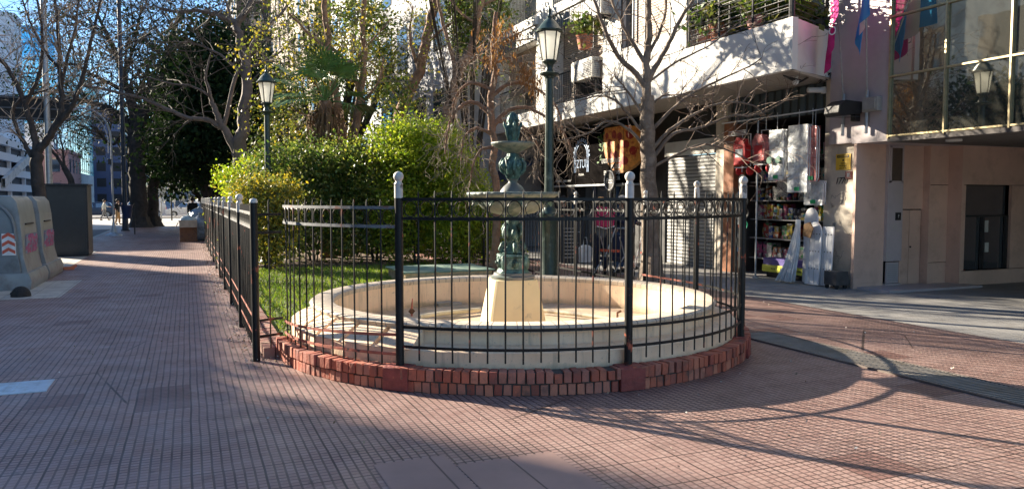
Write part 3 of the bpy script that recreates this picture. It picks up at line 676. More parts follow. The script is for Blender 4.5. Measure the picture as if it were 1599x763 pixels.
def apartment():
    t = thing('apartment_building', 'white apartment block with shops below and shuttered balconies behind the bare tree', 'building', (0,0,0))
    X = 9.45; GX = 11.1
    H = [(13.9,15.95,5.05,6.45,.18),(16.8,19.65,4.2,6.2,1.1),(20.7,23.6,4.2,6.2,1.1),(16.3,19.65,6.9,9.0,1.1),(20.7,23.6,6.9,9.0,1.1),(13.9,15.95,7.9,9.3,.18)]
    mb = MB(); holes_wall(mb, X, 13.36, 24.0, 3.75, 13, [h[:4] for h in H], 0)
    for h in H: holes_wall(mb, X, h[0], h[1], h[2], h[3], [h[:4]], h[4])
    mb.box(X,X+.15,10.35,13.36,6.75,13); mb.box(X+.002,GX,13.36,13.52,4.0,13)
    mb.add([(X,24,3.75),(12,24,3.75),(12,24,13),(X,24,13)], [(0,1,2,3)])
    mb.build('wall', M_white, t)
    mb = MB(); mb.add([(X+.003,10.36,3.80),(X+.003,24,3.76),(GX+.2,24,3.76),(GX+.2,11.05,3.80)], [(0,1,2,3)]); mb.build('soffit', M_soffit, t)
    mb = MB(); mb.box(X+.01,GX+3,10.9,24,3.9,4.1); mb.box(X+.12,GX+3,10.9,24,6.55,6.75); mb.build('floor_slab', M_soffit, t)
    # long balcony with its corner
    mb = MB(); mb.box(X,X+.12,10.34,13.359,3.79,4.66)
    mb.add([(X+.001,10.34,3.79),(10.95,10.99,3.79),(10.95,10.99,4.66),(X+.001,10.34,4.66),(X+.06,10.46,3.79),(10.95,11.1,3.79),(10.95,11.1,4.66),(X+.06,10.46,4.66)], [(0,1,2,3),(7,6,5,4),(3,2,6,7),(0,4,5,1)])
    mb.build('balcony_parapet', M_white, t)
    mb = MB(); mb.box(10.95,11.0,10.9,13.36,4.1,6.6); mb.build('balcony_back_wall', M_grey2, t)
    o = MB().box(10.90,10.94,11.5,12.3,4.15,6.3).build('balcony_door', M_dark, t)
    MB().box(10.90,10.94,12.4,13.3,4.15,6.3).build('roller_blind', M_shutc, t)
    def railing(y0, y1, z0, z1, x=X+.03, hor=False, post=1.2):
        mb = MB()
        mb.tube([(x,y0,z1),(x,y1,z1)], .02, 6); mb.tube([(x,y0,z0+.05),(x,y1,z0+.05)], .012, 6)
        if hor:
            for k in range(1, 7): mb.tube([(x,y0,z0+.05+(z1-z0-.05)*k/7),(x,y1,z0+.05+(z1-z0-.05)*k/7)], .008, 5)
            y = y0
            while y <= y1+.01: mb.tube([(x,y,z0),(x,y,z1+.9)], .022, 6); y += post
        else:
            y = y0
            while y <= y1: mb.tube([(x,y,z0),(x,y,z1)], .008, 5); y += .11
        mb.build('railing', M_black, t)
    railing(10.42, 13.3, 4.66, 5.35, hor=True, post=.96)
    mb = MB()
    for k in range(7): mb.tube([(X+.05,10.40,4.72+k*.1),(10.9,10.99,4.72+k*.1)], .008, 5)
    mb.tube([(X+.05,10.42,4.66),(X+.05,10.42,6.75)], .05, 8); mb.build('corner_post', M_black, t)
    mb = MB()
    for k in range(9): mb.tube([(X+.05,10.42+k*.33,4.66),(X+.05,10.42+k*.33,6.7)], .005, 4)
    for k in range(14): mb.tube([(X+.05,10.42,4.7+k*.15),(X+.05,13.3,4.7+k*.15)], .004, 4)
    mb.build('safety_net', M_black, t)
    railing(16.82, 19.63, 4.2, 5.0); railing(20.72, 23.58, 4.2, 5.0); railing(16.32, 19.63, 6.9, 7.8); railing(20.72, 23.58, 6.9, 7.8)
    for (a, b, z0, z1, m) in ((16.8,18.9,4.9,6.2,M_shutc),(18.9,19.65,4.2,6.2,M_shutc),(21.2,23.6,4.9,6.2,M_shutc)): MB().box(X+.35,X+.40,a,b,z0,z1).build('roller_blind', m, t)
    for (a, b, z0, z1) in ((16.8,19.65,4.2,6.2),(20.7,23.6,4.2,6.2),(16.3,19.65,6.9,9.0),(20.7,23.6,6.9,9.0)):
        w_ = MB().box(X+.9,X+.95,a,b,z0,z1).build('window', M_winb if z0 > 6 else M_win, t)
        f = MB(); y = a
        while y < b-.1: f.box(X+.86,X+.90,y,y+.06,z0,z1); y += (b-a)/3
        f.box(X+.86,X+.90,a,b,z1-.08,z1-.001); f.build('window_frame', M_white, w_)
    for z in (5.05, 7.9):
        w_ = MB().box(X+.14,X+.17,13.9,15.95,z,z+1.45).build('window', M_win, t)
        MB().box(X+.07,X+.12,13.95,15.45,z+.02,z+1.45).build('roller_blind', M_shutb, w_)
        f = MB()
        for y in (13.92, 14.9, 15.4, 15.9): f.box(X-.01,X+.02,y,y+.035,z,z+1.45)
        f.box(X-.01,X+.02,13.9,15.95,z,z+.04); f.build('window_grille', M_black, w_)
    for a, b in ((16.3,19.65),(20.7,23.6)):
        MB().box(X-.05,X-.01,a,b,6.22,6.62).build('slat_panel', M_slat, t); MB().box(X-.10,X+.3,a-.1,b+.1,6.63,6.88).build('balcony_slab', M_white, t)
    # ground floor
    mb = MB()
    mb.box(GX-.1,GX+.3,10.37,11.13,-.02,3.86)
    mb.build('pier', mat('stained_pier_render', (.60,.54,.45), .8, var=.12, scale=2.5, dirt=(.40,.36,.31), dscale=1.6), t)
    MB().box(GX,GX+.3,14.08,14.5,0,3.8).build('pier', bpy.data.materials['stained_pier_render'], t)
    MB().box(GX-.12,GX+.2,13.72,14.06,0,3.3).build('brown_column', mat('terracotta_paint', (.33,.13,.06), .7, dirt=(.25,.16,.11)), t)
    MB().box(GX-.06,GX,11.14,13.9,3.22,3.78).build('corrugated_fascia', M_corr, t)
    mb = MB(); mb.box(GX,GX+.2,14.5,18.1,3.0,3.8); mb.box(GX+.02,GX+.3,16.5,18.05,0,3.0); mb.box(GX+.05,GX+.3,22.5,24,0,3.8); mb.box(GX+.03,GX+.3,18.05,22.5,3.4,3.8); mb.build('dark_wall', M_black, t)
    MB().box(GX-.03,GX+.1,14.52,16.5,2.66,3.0).build('lintel', M_offw, t)
    MB().box(GX+.05,GX+.1,14.52,16.5,0,2.64).build('roller_shutter', M_shut, t)
    MB().box(GX+.08,GX+.12,14.4,18.0,0,.001).build('threshold', M_kerb, t)
    # pizzeria front: glass, blue frame
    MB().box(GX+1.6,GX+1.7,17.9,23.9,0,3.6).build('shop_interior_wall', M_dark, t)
    gl = MB().box(GX+.5,GX+.52,18.05,22.5,0,2.6).build('shop_window', M_win, t)
    for y in (18.1, 19.6, 21.0, 22.4): MB().box(GX+.44,GX+.5,y,y+.08,0,2.6).build('blue_frame', mat('blue_paint', (.05,.13,.32), .5), gl)
    text('lettering', 'PIZZA', .75, (GX+.42, 19.2, 1.75), WX, WY, mat('grey_lettering', (.30,.33,.32), .6), gl)
    # household shop interior
    mb = MB(); mb.box(GX+2.4,GX+2.5,11.0,14.0,0,3.3); mb.box(GX+.3,GX+2.5,13.95,14.02,0,3.3); mb.box(GX+.3,GX+2.5,11.05,11.12,0,3.3); mb.box(GX,GX+2.5,11.1,14,3.3,3.4)
    mb.build('shop_interior_wall', mat('dim_shop_wall', (.10,.09,.085), .8), t)
    t2 = text('house_number', '1770', .17, (GX-.104, 10.72, 1.93), WX, WY, M_black, t, .006, .8, shear=.35)
    # graffiti scrawl on the pier
    rng = random.Random(8); mb = MB()
    for (yy, zz, n) in ((10.9,1.45,5),(10.75,1.55,4),(10.85,1.15,6),(10.7,1.2,5),(10.85,.7,5),(10.75,.45,3),(10.95,1.62,4)):
        p = Vector((GX-.102, yy, zz)); pts = [p.copy()]
        for _ in range(n*3): p = p+Vector((0, -rng.uniform(-.03,.055), rng.uniform(-.06,.06))); pts.append(p.copy())
        mb.tube(pts, .0035, 4)
    mb.build('graffiti', mat('faded_black_marker', (.22,.21,.20), .8), t)
    # cables bunched at the corner
    mb = MB(); rng = random.Random(2)
    for k in range(5):
        mb.tube([(10.88-.01*k,10.95+.02*k,9), (10.86,10.98,5.2+.1*k), (10.80-.02*k,11.02,4.4), (10.78,11.1-.02*k,3.95), (10.2,10.9+.05*k,3.72-.02*k), (9.6,10.7,3.74)][:(6 if k < 3 else 4)], .012, 5)
    for k in range(4): mb.tube([(10.84,11.0,4.1-.1*k),(10.75,11.0-.05*k,4.0-.08*k),(10.80,11.12,3.85-.04*k),(10.87,10.9,3.9)], .012, 5)
    mb.build('cable', M_black, t)
    return t
apartment()
def office():
    t = thing('office_building', 'modern building with mirrored glass bay over a recessed pink stone entrance', 'building', (0,0,0))
    X = 10.9
    MB().box(X,X+.2,9.65,10.93,2.60,13).build('side_panel', M_mauve, t)
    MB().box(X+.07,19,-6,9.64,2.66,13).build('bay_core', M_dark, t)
    ys = [9.63-1.04*k for k in range(15)]; zs = [2.66+.985*k for k in range(9)]
    rng = random.Random(5)
    for i in range(14):
        for j in range(8):
            e = rng.uniform(-.004,.004); f = rng.uniform(-.004,.004)
            if i < 9: MB().add([(X+.02+e,ys[i]-.01,zs[j]+.01),(X+.02-e,ys[i+1]+.01,zs[j]+.01),(X+.02-e+f,ys[i+1]+.01,zs[j+1]-.01),(X+.02+e+f,ys[i]-.01,zs[j+1]-.01)], [(0,1,2,3)]).build('glass_pane', M_bay, t)
    mb = MB()
    for y in ys: mb.box(X-.025,X+.03,y-.014,y+.014,2.62,11)
    for z in zs: mb.box(X-.02,X+.03,-5,9.64,z-.014,z+.014)
    mb.build('mullions', M_gold, t)
    MB().box(X-.005,19,-6,9.645,2.56,2.64).build('bay_soffit', mat('dark_soffit', (.10,.09,.085), .8), t)
    MB().box(X+.001,19,9.65,10.4,2.58,2.66).build('soffit_edge', M_mauve, t)
    # recessed ground floor, panels facing the street corner
    mb = MB()
    mb.box(X+.01,11.62,10.30,10.36,.10,2.59); mb.box(12.0,12.62,10.34,10.4,1.42,2.59); mb.box(12.64,13.17,10.22,10.3,.0,.42); mb.box(12.64,13.17,10.221,10.3,.43,1.86); mb.box(12.64,13.17,10.222,10.3,1.87,2.59)
    mb.box(13.19,15.6,9.94,10.0,0,.27); mb.box(13.19,13.24,9.94,10.0,.28,1.86); mb.box(14.5,15.6,9.94,10.0,.28,1.86); mb.box(13.19,15.6,9.94,10.0,1.87,2.59); mb.box(13.13,13.19,9.94,10.22,0,2.59)
    mb.box(15.6,19,9.98,10.05,0,2.59)
    mb.build('stone_wall', M_pink, t)
    MB().box(X+.012,11.62,10.30,10.36,0,.098).build('plinth', M_pink, t)
    mb = MB(); mb.box(11.62,12.0,10.24,10.30,.48,2.59); mb.box(11.62,12.0,10.24,10.30,0,.07); mb.build('vent_pilaster', M_mauve, t)
    v = MB().box(11.68,11.94,10.225,10.24,1.93,2.52).build('vent_grille', mat('dark_bronze', (.09,.065,.05), .5), t)
    mb = MB()
    for a, b, c, d in ((11.65,11.68,1.90,2.55),(11.94,11.97,1.90,2.55),(11.65,11.97,2.52,2.55),(11.65,11.97,1.90,1.93)): mb.box(a,b,10.215,10.241,c,d)
    mb.build('grille_frame', M_mauve, v)
    v = MB().box(11.66,11.96,10.26,10.29,.08,.46).build('low_hatch', M_mauve, t); mb = MB()
    for k in range(9): mb.box(11.69,11.93,10.252,10.262,.12+k*.035,.135+k*.035)
    mb.build('louvre', M_grey2, v)
    for k, (a, b) in enumerate(((12.02,12.31),(12.32,12.61))):
        d = MB().box(a,b,10.36,10.40,.03,1.40).build('service_door', M_pink, t)
        if k: MB().sphere((a+.03,10.35,.72), .018, 8, 6).build('handle', M_black, d)
    mb = MB(); mb.box(12.62,12.645,10.20,10.37,0,2.59); mb.box(11.995,12.015,10.28,10.35,0,2.59); mb.build('reveal', M_pink, t)
    sg = MB().box(11.82,11.95,10.228,10.24,1.22,1.36).build('plate', M_black, t); text('symbol', '?', .09, (11.885,10.226,1.29), (1,0,0), (0,0,1), M_ball, sg)
    # glass doorway
    w_ = MB().box(13.25,14.49,10.06,10.08,.28,1.86).build('window', M_win, t); mb = MB()
    for a, b, c, d in ((13.24,13.27,.28,1.86),(14.46,14.5,.28,1.3),(13.80,13.84,.28,1.27),(13.27,14.46,1.27,1.30)): mb.box(a,b,9.99,10.05,c,d)
    mb.build('window_frame', mat('dark_steel', (.06,.06,.06), .4, .5), w_)
    MB().box(13.93,14.02,10.045,10.055,.98,1.2).box(13.95,14.05,10.046,10.056,.6,.78).build('notice', mat('paper', (.55,.55,.52), .8), w_)
    MB().box(13.3,13.9,10.4,10.9,.1,.5).box(13.5,13.6,10.3,10.4,.3,.9).build('red_item', mat('red_plastic', (.35,.02,.02), .4), w_)
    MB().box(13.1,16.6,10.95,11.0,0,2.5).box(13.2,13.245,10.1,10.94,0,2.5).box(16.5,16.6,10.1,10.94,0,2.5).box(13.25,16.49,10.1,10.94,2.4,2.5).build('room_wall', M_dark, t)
    MB().box(X+.1,13.3,9.6,10.3,.002,.04).build('step', M_mauve, t)
    MB().box(18.9,19,-6,10,0,2.6).build('far_wall', M_pink, t)
    MB().tube([(X+.5,8.8,2.56),(X+.5,8.8,2.53)], .12, 16).build('ceiling_light', M_white, t)
    # grey conduit and small box on the side panel
    return t
office()
o = MB().box(-.12,0,-.16,.16,-.12,.12).box(-.14,-.12,-.13,.13,-.09,.09).build('junction_box', mat('grey_box', (.34,.33,.30), .6), None, bevel=.01); o.location = (10.9, 9.93, 3.22); tag(o, 'small grey box fixed to the mauve wall panel beside the floodlight', 'junction box')
# unseen blocks on the left beyond the avenue, added to shade the sidewalk
def far_block(name, label, x0, x1, y0, y1, z1, m, rows=(), wm=None, face='X+', nz=6, ny=8, ww=.6, wh=.55, z0=0, cat='building', group=None, roof=True):
    t = thing(name, label, cat, ((x0+x1)/2, (y0+y1)/2, -.1), 0, group); cx, cy = (x0+x1)/2, (y0+y1)/2
    MB().box(x0-cx,x1-cx,y0-cy,y1-cy,0,z1+.1).build('wall', m, t)
    if roof: MB().box(x0-cx-.3,x1-cx+.3,y0-cy-.3,y1-cy+.3,z1+.1,z1+.7).build('roof', m, t)
    faces = face.split(',')
    for fc in faces:
        L = (y1-y0) if fc[0] == 'X' else (x1-x0); n = ny if fc[0] == 'X' else max(2, round(ny*L/(y1-y0))); hz = (z1-z0)/nz
        for j in range(nz):
            for i in range(n):
                a = L*(i+.5-ww/2)/n; b = L*(i+.5+ww/2)/n; c = z0+hz*(j+.5-wh/2)+.1; d = z0+hz*(j+.5+wh/2)+.1; mb = MB()
                if fc == 'X+': mb.box(x1-cx-.2,x1-cx+.03,y0-cy+a,y0-cy+b,c,d)
                elif fc == 'X-': mb.box(x0-cx-.03,x0-cx+.2,y0-cy+a,y0-cy+b,c,d)
                else: mb.box(x0-cx+a,x0-cx+b,y0-cy-.03,y0-cy+.2,c,d)
                mb.build('window', wm or M_win, t)
    return t
far_block('shade_block', 'unseen tall pale block left of the avenue, sized to shade the sidewalk', -45, -28, -60, 47.2, 46, M_offw, ny=12, nz=9, roof=False)  # out of view; ends and heights of these blocks set by where the shade stops
far_block('shade_block', 'unseen lower pale block beyond the tall one, sized to shade the sidewalk', -45, -28, 47.23, 58.1, 17.9, M_beige, ny=3, nz=5, roof=False)
far_block('shade_block', 'unseen third block across the avenue, added to shade the far sidewalk', -45, -28, 66.5, 92, 17.6, M_beige, ny=5, nz=5, roof=False)  # out of view, put in to darken the far stretch of sidewalk
# right-hand row going away
far_block('bluish_building', 'pale building set forward of the apartments behind the weeping tree', 8.0, 14, 24.1, 34, 12, M_grey2, face='X-', ny=4, nz=4)
t = thing('shop_awning', 'dark blue awning of the shop at the far end of the apartments', 'awning', (0,0,0))
mb = MB(); mb.add([(9.6,22.3,2.55),(9.6,24.05,2.55),(11,24.05,3.1),(11,22.3,3.1),(9.6,22.3,2.5),(9.6,24.05,2.5),(11,24.05,3.05),(11,22.3,3.05)], [(0,1,2,3),(7,6,5,4),(0,4,5,1),(1,5,6,2),(2,6,7,3),(3,7,4,0)]); mb.box(9.58,9.62,22.3,24.05,2.2,2.55); mb.build('awning_cloth', mat('navy_cloth', (.03,.05,.10), .9), t)
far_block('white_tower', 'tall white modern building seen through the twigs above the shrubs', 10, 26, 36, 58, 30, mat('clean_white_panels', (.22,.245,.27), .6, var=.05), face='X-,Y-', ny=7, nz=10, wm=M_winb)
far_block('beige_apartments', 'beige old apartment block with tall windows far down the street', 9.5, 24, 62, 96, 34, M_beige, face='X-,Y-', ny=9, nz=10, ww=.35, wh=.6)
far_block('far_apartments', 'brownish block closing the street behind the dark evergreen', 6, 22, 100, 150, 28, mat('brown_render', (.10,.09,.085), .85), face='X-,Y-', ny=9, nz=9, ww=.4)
# far left across the avenue
far_block('low_grey_block', 'long low light grey building in front of the glass tower', -60, -26, 191, 196, 17, mat('light_grey_render', (.5,.53,.57), .8, var=.05), face='X+,Y-', ny=1, nz=3, ww=.3, wh=.15)
M_teal = striped('teal_glass_wall', (.14,.72,.82), (.05,.34,.44), 2, 3.2, .06, .12, .3)
M_bluegl = striped('blue_glass_wall', (.09,.46,.80), (.04,.22,.45), 2, 3.2, .06, .12, .3)
far_block('white_block', 'pale windowless block at the far left behind the street sign', -60, -28.6, 168, 175, 35, mat('pale_grey_panels', (.62,.65,.70), .7, var=.06, scale=.3), face='X+', ny=2, nz=3, ww=.2, wh=.1)
t = thing('glass_tower', 'tower of blue and teal mirrored glass behind the left bare tree', 'building', (-27,200,0))
MB().box(-14,1,-3,11.9,0,39).build('blue_glass', M_bluegl, t); MB().box(-12,.5,12.01,72,8.5,38).build('teal_glass', M_teal, t)
mb = MB()
for k in range(13): mb.box(.5,.62,12.5+k*4.6,12.7+k*4.6,9,38)
for k in range(9): mb.box(.5,.6,12.1,72,9.5+k*3.2,9.65+k*3.2)
mb.build('mullions', M_winb, t); MB().box(-12,1.4,12.02,72,0,8.45).build('podium', M_grey2, t)
t = thing('grey_glass_building', 'grey stone and glass building right of the teal tower', 'building', (-27,288,0))
MB().box(-12,2,-14,16,0,36).build('wall', mat('blue_grey_stone', (.30,.35,.40), .6), t)
for j in range(9):
    for i in range(5): MB().box(1.9,2.1,-10+i*5,-7+i*5,7+j*4,9.6+j*4).build('window', M_winb, t)
t = thing('parking_structure', 'white parking building with dark slots and a ramp at the far left', 'building', (-27,126,0))
mb = MB()
for k in range(5): mb.box(-14,3,-2,34,.6+k*2.2,1.7+k*2.2)
for k in range(4): mb.box(2.4,2.9,-1.5+k*11,-1.1+k*11,0,10.5)
mb.build('parapet', mat('white_concrete', (.66,.67,.68), .8, var=.08), t); MB().box(-13.5,2.2,-1.4,33,0,9.6).build('dark_floor', mat('dim_concrete', (.07,.075,.09), .8), t)
mb = MB(); mb.add([(3.05,2,3.2),(3.05,30,9.5),(3.05,30,10.8),(3.05,2,4.5),(3.5,2,3.2),(3.5,30,9.5),(3.5,30,10.8),(3.5,2,4.5)], [(0,1,2,3),(7,6,5,4),(3,2,6,7),(0,4,5,1)]); mb.build('ramp', M_offw, t)
far_block('pink_house', 'low reddish pink building at the corner beyond the avenue', -36, -22, 180, 200, 11, mat('faded_pink_render', (.42,.22,.19), .85), face='X+,Y-', ny=4, nz=2, ww=.35, z0=1)
far_block('navy_building', 'narrow dark blue building beyond the galvanised lamp post', -20, -13.5, 205, 225, 22, mat('navy_panels', (.02,.05,.13), .4), face='Y-', ny=6, nz=6, wm=M_dark)
far_block('grey_apartments', 'grey apartment block at the end of the street behind the two trunks', -13, 2, 215, 235, 17, M_grey2, face='Y-', ny=9, nz=5)
far_block('tan_apartments', 'tan block at the end of the street right of the white car', 2.5, 16, 190, 210, 14, M_beige, face='Y-', ny=9, nz=4)

# ------------------------------------------------------------------ things on the left sidewalk
M_binb = mat('grey_container_plastic', (.17,.19,.205), .38, var=.12, scale=3, dirt=(.10,.105,.11), dscale=2)
M_binf = mat('light_grey_container_plastic', (.235,.26,.27), .45, var=.12, scale=4, dirt=(.16,.15,.15), dscale=3, dlo=.52, dhi=.7)
M_redtape = mat('red_reflective', (.62,.10,.05), .4); M_whitetape = mat('white_reflective', (.75,.75,.75), .4)
M_pinkpaint = mat('pink_spray_paint', (.48,.12,.20), .6, var=.2, dirt=(.25,.27,.28), dscale=12, dlo=.5, dhi=.55)
def container(y, label):
    t = thing('waste_container', label, 'waste container', (-3.3, y, 0), 0, 'grey waste containers by the kerb')
    prof = [(.56,.0),(.56,.35),(.50,.8),(.48,1.0)]+[(-.04+.52*math.cos(rad(a)), 1.0+.52*math.sin(rad(a))) for a in range(10, 176, 15)]+[(-.56,.95),(-.60,.35),(-.60,0)]
    MB().prism(prof, (0,-.85,.06), (1,0,0), (0,0,1), (0,1.7,0)).build('body', M_binb, t, True, .03)
    rim = [(p[0]*1.03, p[1]) for p in prof[2:-2]]
    mb = MB()
    for yy in (-.87, .85): mb.tube([(p[0]*1.02, yy+.01, p[1]*1.01+.06) for p in prof[2:-2]], .03, 8)
    mb.build('edge_rib', M_binb, t, 'a')
    f = [(.50,.28),(.66,.28),(.60,.55),(.58,.95),(.56,1.3),(.52,1.56),(.44,1.66),(-.25,1.68),(-.32,1.62),(-.30,1.5),(.2,1.5),(.40,1.35),(.48,.9)]
    MB().prism(f, (0,-.76,0), (1,0,0), (0,0,1), (0,1.52,0)).build('front_casing', M_binf, t, True, .02)
    s_ = [(-.66,0),(.72,0),(.74,.16),(.69,.30),(-.64,.30)]
    MB().prism(s_, (0,-.92,0), (1,0,0), (0,0,1), (0,1.84,0)).build('skirt', M_binf, t, True, .03)
    MB().box(.567,.60,-.35,.35,1.14,1.165).build('slot', M_dark, t)
    st = MB().box(.30,.505,-.884,-.852,.62,1.0).build('hazard_sticker', M_whitetape, t); mb = MB()
    for k in range(3):
        z = .64+k*.13
        mb.add([(.305,-.888,z),(.40,-.888,z+.06),(.40,-.888,z+.12),(.305,-.888,z+.06)], [(0,1,2,3)]); mb.add([(.40,-.888,z+.06),(.50,-.888,z+.0),(.50,-.888,z+.06),(.40,-.888,z+.12)], [(0,1,2,3)])
    mb.build('red_stripe', M_redtape, st)
    rng = random.Random(int(y*10)); mb = MB(); p = Vector((.612, -.55, .8))
    for k in range(6):
        mb.tube([(.60,-.5+k*.18,.62),(.607,-.44+k*.18,.95),(.60,-.40+k*.18,.66),(.605,-.36+k*.18,.9)], .022, 5)
    mb.build('graffiti', M_pinkpaint, t)
    return t
container(16.75, 'grey waste container nearest the camera with hazard sticker and pink scrawl')
container(18.75, 'second grey waste container, standing before the black cabinet')
t = thing('cabinet', 'tall plain black metal cabinet standing beside the waste containers', 'cabinet', (-3.05, 25.2, 0))
MB().box(-.55,.47,-.55,.55,.04,1.98).build('body', M_black, t, bevel=.012); MB().box(-.58,.5,-.58,.58,1.985,2.03).build('top', M_black, t); MB().box(-.52,.44,-.52,.52,0,.04).build('base', M_dark, t)
MB().box(-.5,.42,-.562,-.55,.12,1.9).box(.3,.34,-.575,-.562,1.0,1.12).build('door', mat('black_door', (.02,.02,.022), .4), t)
mb = MB().sphere((0,0,0), .15, 20, 12, (1,1,1.15))
for i, v in enumerate(mb.v): mb.v[i] = (v[0], v[1], max(0, v[2]))
mb.sphere((-.12,.0,.05), .035, 8, 6)
o = mb.build('paving_dome', mat('black_rubber', (.02,.018,.017), .8, bump=.02, bscale=30), None, 'a'); o.location = (-2.56, 14.82, .002); tag(o, 'small black dome-shaped lump on the paving before the containers', 'bollard stump')
mb = MB(); mb.obox((0,0,.04), (1,.3,.0), .22, .1, .07); mb.obox((.1,.06,.07), (.4,1,.3), .14, .07, .05)
o = mb.build('broken_brick', mat('orange_brick', (.50,.16,.08), .8), None, bevel=.008); o.location = (-2.5, 19.9, .01); tag(o, 'small orange broken brick lying beside the second container', 'brick')
# lamp column with direction sign
t = thing('sign_column', 'tall grey street column carrying a big sign seen from behind', 'street column', (-3.95, 27.9, -.15))
MB().tube([(0,0,0),(0,0,6),(0,0,11)], [.10,.085,.07], 12).build('column', M_galv, t, 'a')
MB().box(-1.35,.62,.12,.16,4.2,4.92).build('sign_panel', mat('back_of_sign', (.018,.02,.022), .8, var=.1), t); mb = MB()
for z in (4.25,4.55,4.87): mb.box(-1.35,.62,.085,.118,z-.02,z+.02)
mb.box(-.06,.06,.06,.09,4.2,4.92); mb.build('sign_frame', mat('dull_aluminium', (.09,.09,.10), .5, .3), t)
t = thing('curved_lamp_post', 'thin galvanised lamp post bending over the road past the cabinet', 'street lamp', (-2.99, 38.0, 0))
MB().lathe([(.34,0),(.32,.05),(.12,.16),(.07,.4),(.05,.6)], n=20).build('base', M_galv, t, 'a')
mb = MB(); mb.tube([(0,0,.4),(0,0,2.6),(0,0,4.2)]+[(-1.0+1.0*math.cos(rad(a)), 0, 4.2+1.3*math.sin(rad(a))) for a in range(15, 100, 14)]+[(-1.6,0,5.35)], .04, 8); mb.tube([(-.12,0,3.6),(-.12,0,4.2)]+[(-1.0+.85*math.cos(rad(a)), 0, 4.2+1.1*math.sin(rad(a))) for a in range(15, 100, 14)], .018, 8); mb.build('pole', M_galv, t, 'a')
MB().sphere((-1.9,0,5.28), .3, 12, 8, (1.2,.5,.35)).build('lamp_head', M_galv, t, 'a')
mb = MB(); mb.box(-.14,-.05,-.1,.1,3.1,3.35); mb.build('control_box', M_black, t)
t = thing('dark_pole', 'dark blue pole left of the double trunk', 'pole', (-2.93, 44, 0)); MB().tube([(0,0,0),(0,0,1.2),(0,0,13)], [.16,.12,.09], 10).build('pole', mat('navy_paint', (.02,.03,.05), .5), t, 'a'); MB().box(-.2,.2,-.2,.2,0,.05).build('foot_plate', M_black, t)
t = thing('litter_bin', 'dark blue litter bin hanging by the galvanised lamp post', 'litter bin', (-2.55, 39.5, 0))
MB().lathe([(.01,.72),(.17,.72),(.25,1.3),(.26,1.32),(.24,1.31),(.02,1.3)], n=16).build('bin', mat('blue_bin_plastic', (.02,.035,.09), .4), t, 'a'); mb = MB().tube([(.3,0,0),(.3,0,1.4)], .03, 8); mb.box(.2,.3,-.04,.04,1.1,1.2); mb.build('stand', M_black, t)
def disc_sign(name, label, loc, r, h, m, sq=False):
    t = thing(name, label, 'road sign', loc); MB().tube([(0,.03,0),(0,.03,h)], .045, 8).build('post', M_galv, t)
    if sq: MB().box(-r,r,-.01,.01,h-2*r,h).build('sign_plate', m, t)
    else: MB().tube([(0,-.01,h-r),(0,.01,h-r)], r, 24).build('sign_plate', m, t)
disc_sign('road_sign', 'round grey-backed road sign on a post right of the trunks', P(252,335,D=58).xy.to_3d(), .36, 2.6, mat('sign_back', (.4,.41,.42), .5))
disc_sign('road_sign', 'white square sign on a post near the white car', P(273,330,D=70).xy.to_3d()+Vector((0,0,-.1)), .6, 3.6, M_whitetape, True)
t = thing('traffic_light', 'dark traffic light standing between the two road signs', 'traffic light', P(268,330,D=64).xy.to_3d()); MB().tube([(0,0,-.14),(0,0,2.6)], .06, 8).build('post', M_black, t); h=MB().box(-.15,.15,-.12,.12,1.9,2.75).build('head', M_black, t)
for k in range(3): MB().tube([(0,-.12,2.05+k*.26),(0,-.15,2.05+k*.26)], .1, 12).build('lens', mat('lens%d' % k, [(.02,.15,.05),(.3,.2,.02),(.3,.02,.02)][k], .3), h)
# cardboard and bags dumped against the fence
MB2 = lambda: MB()
t = thing('cardboard_box', 'worn brown box of rubbish standing against the far end of the fence', 'box', (.02, 31.8, 0)); M_card = mat('cardboard', (.20,.10,.06), .9, var=.3, dirt=(.08,.05,.04), dscale=6)
MB().box(-.3,.3,-.35,.35,0,.62).build('box', M_card, t, bevel=.01); mb = MB(); mb.obox((0,-.5,.68), (1,0,0), .62, .03, .28, Vector((0,.4,1))); mb.obox((-.4,0,.62), (0,1,0), .6, .03, .22, Vector((.5,0,1))); mb.build('flap', mat('pale_cardboard', (.42,.33,.25), .9), t)
def bag(name, label, loc, r, m, sc, seed):
    rng = random.Random(seed); mb = MB().sphere((0,0,0), 1, 28, 18); ph = [rng.uniform(0, 6) for _ in range(6)]
    for i, v in enumerate(mb.v):
        a = math.atan2(v[1], v[0]); k = 1+.07*math.sin(5*a+ph[0]+3*v[2])+.05*math.sin(9*a+ph[1]-4*v[2])+.05*math.sin(7*v[2]+ph[2]); z = v[2]*sc[2]*r
        mb.v[i] = (v[0]*k*sc[0]*r, v[1]*k*sc[1]*r, max(-.75*r*sc[2], z))
    zt = r*sc[2]; mb.tube([(0,0,zt*.95),(0.02,0,zt*1.12),(.05,.02,zt*1.3)], [.07*r*3,.02,.06], 8)
    o = mb.build(name, m, None, 'a'); o.location = (loc[0], loc[1], loc[2]+.75*r*sc[2]); return tag(o, label, 'rubbish bag', 'rubbish bags by the fence')
M_bag = mat('grey_plastic_bag', (.18,.22,.27), .3, var=.3, scale=9, bump=.03, bscale=12); M_bag2 = mat('pale_plastic_bag', (.34,.42,.44), .35, var=.3, scale=9, bump=.03, bscale=12)
bag('rubbish_bag', 'big dark grey rubbish bag leaning on the fence beside the box', (.40, 32.3, 0), .5, M_bag, (.95,1,1.05), 1)
bag('rubbish_bag', 'pale greenish rubbish bag on top of the brown box', (.0, 31.8, .62), .3, M_bag2, (1,1,.7), 2)
bag('rubbish_bag', 'grey rubbish bag behind, highest of the heap', (.45, 33.4, .3), .5, M_bag, (1,1,1.1), 5)
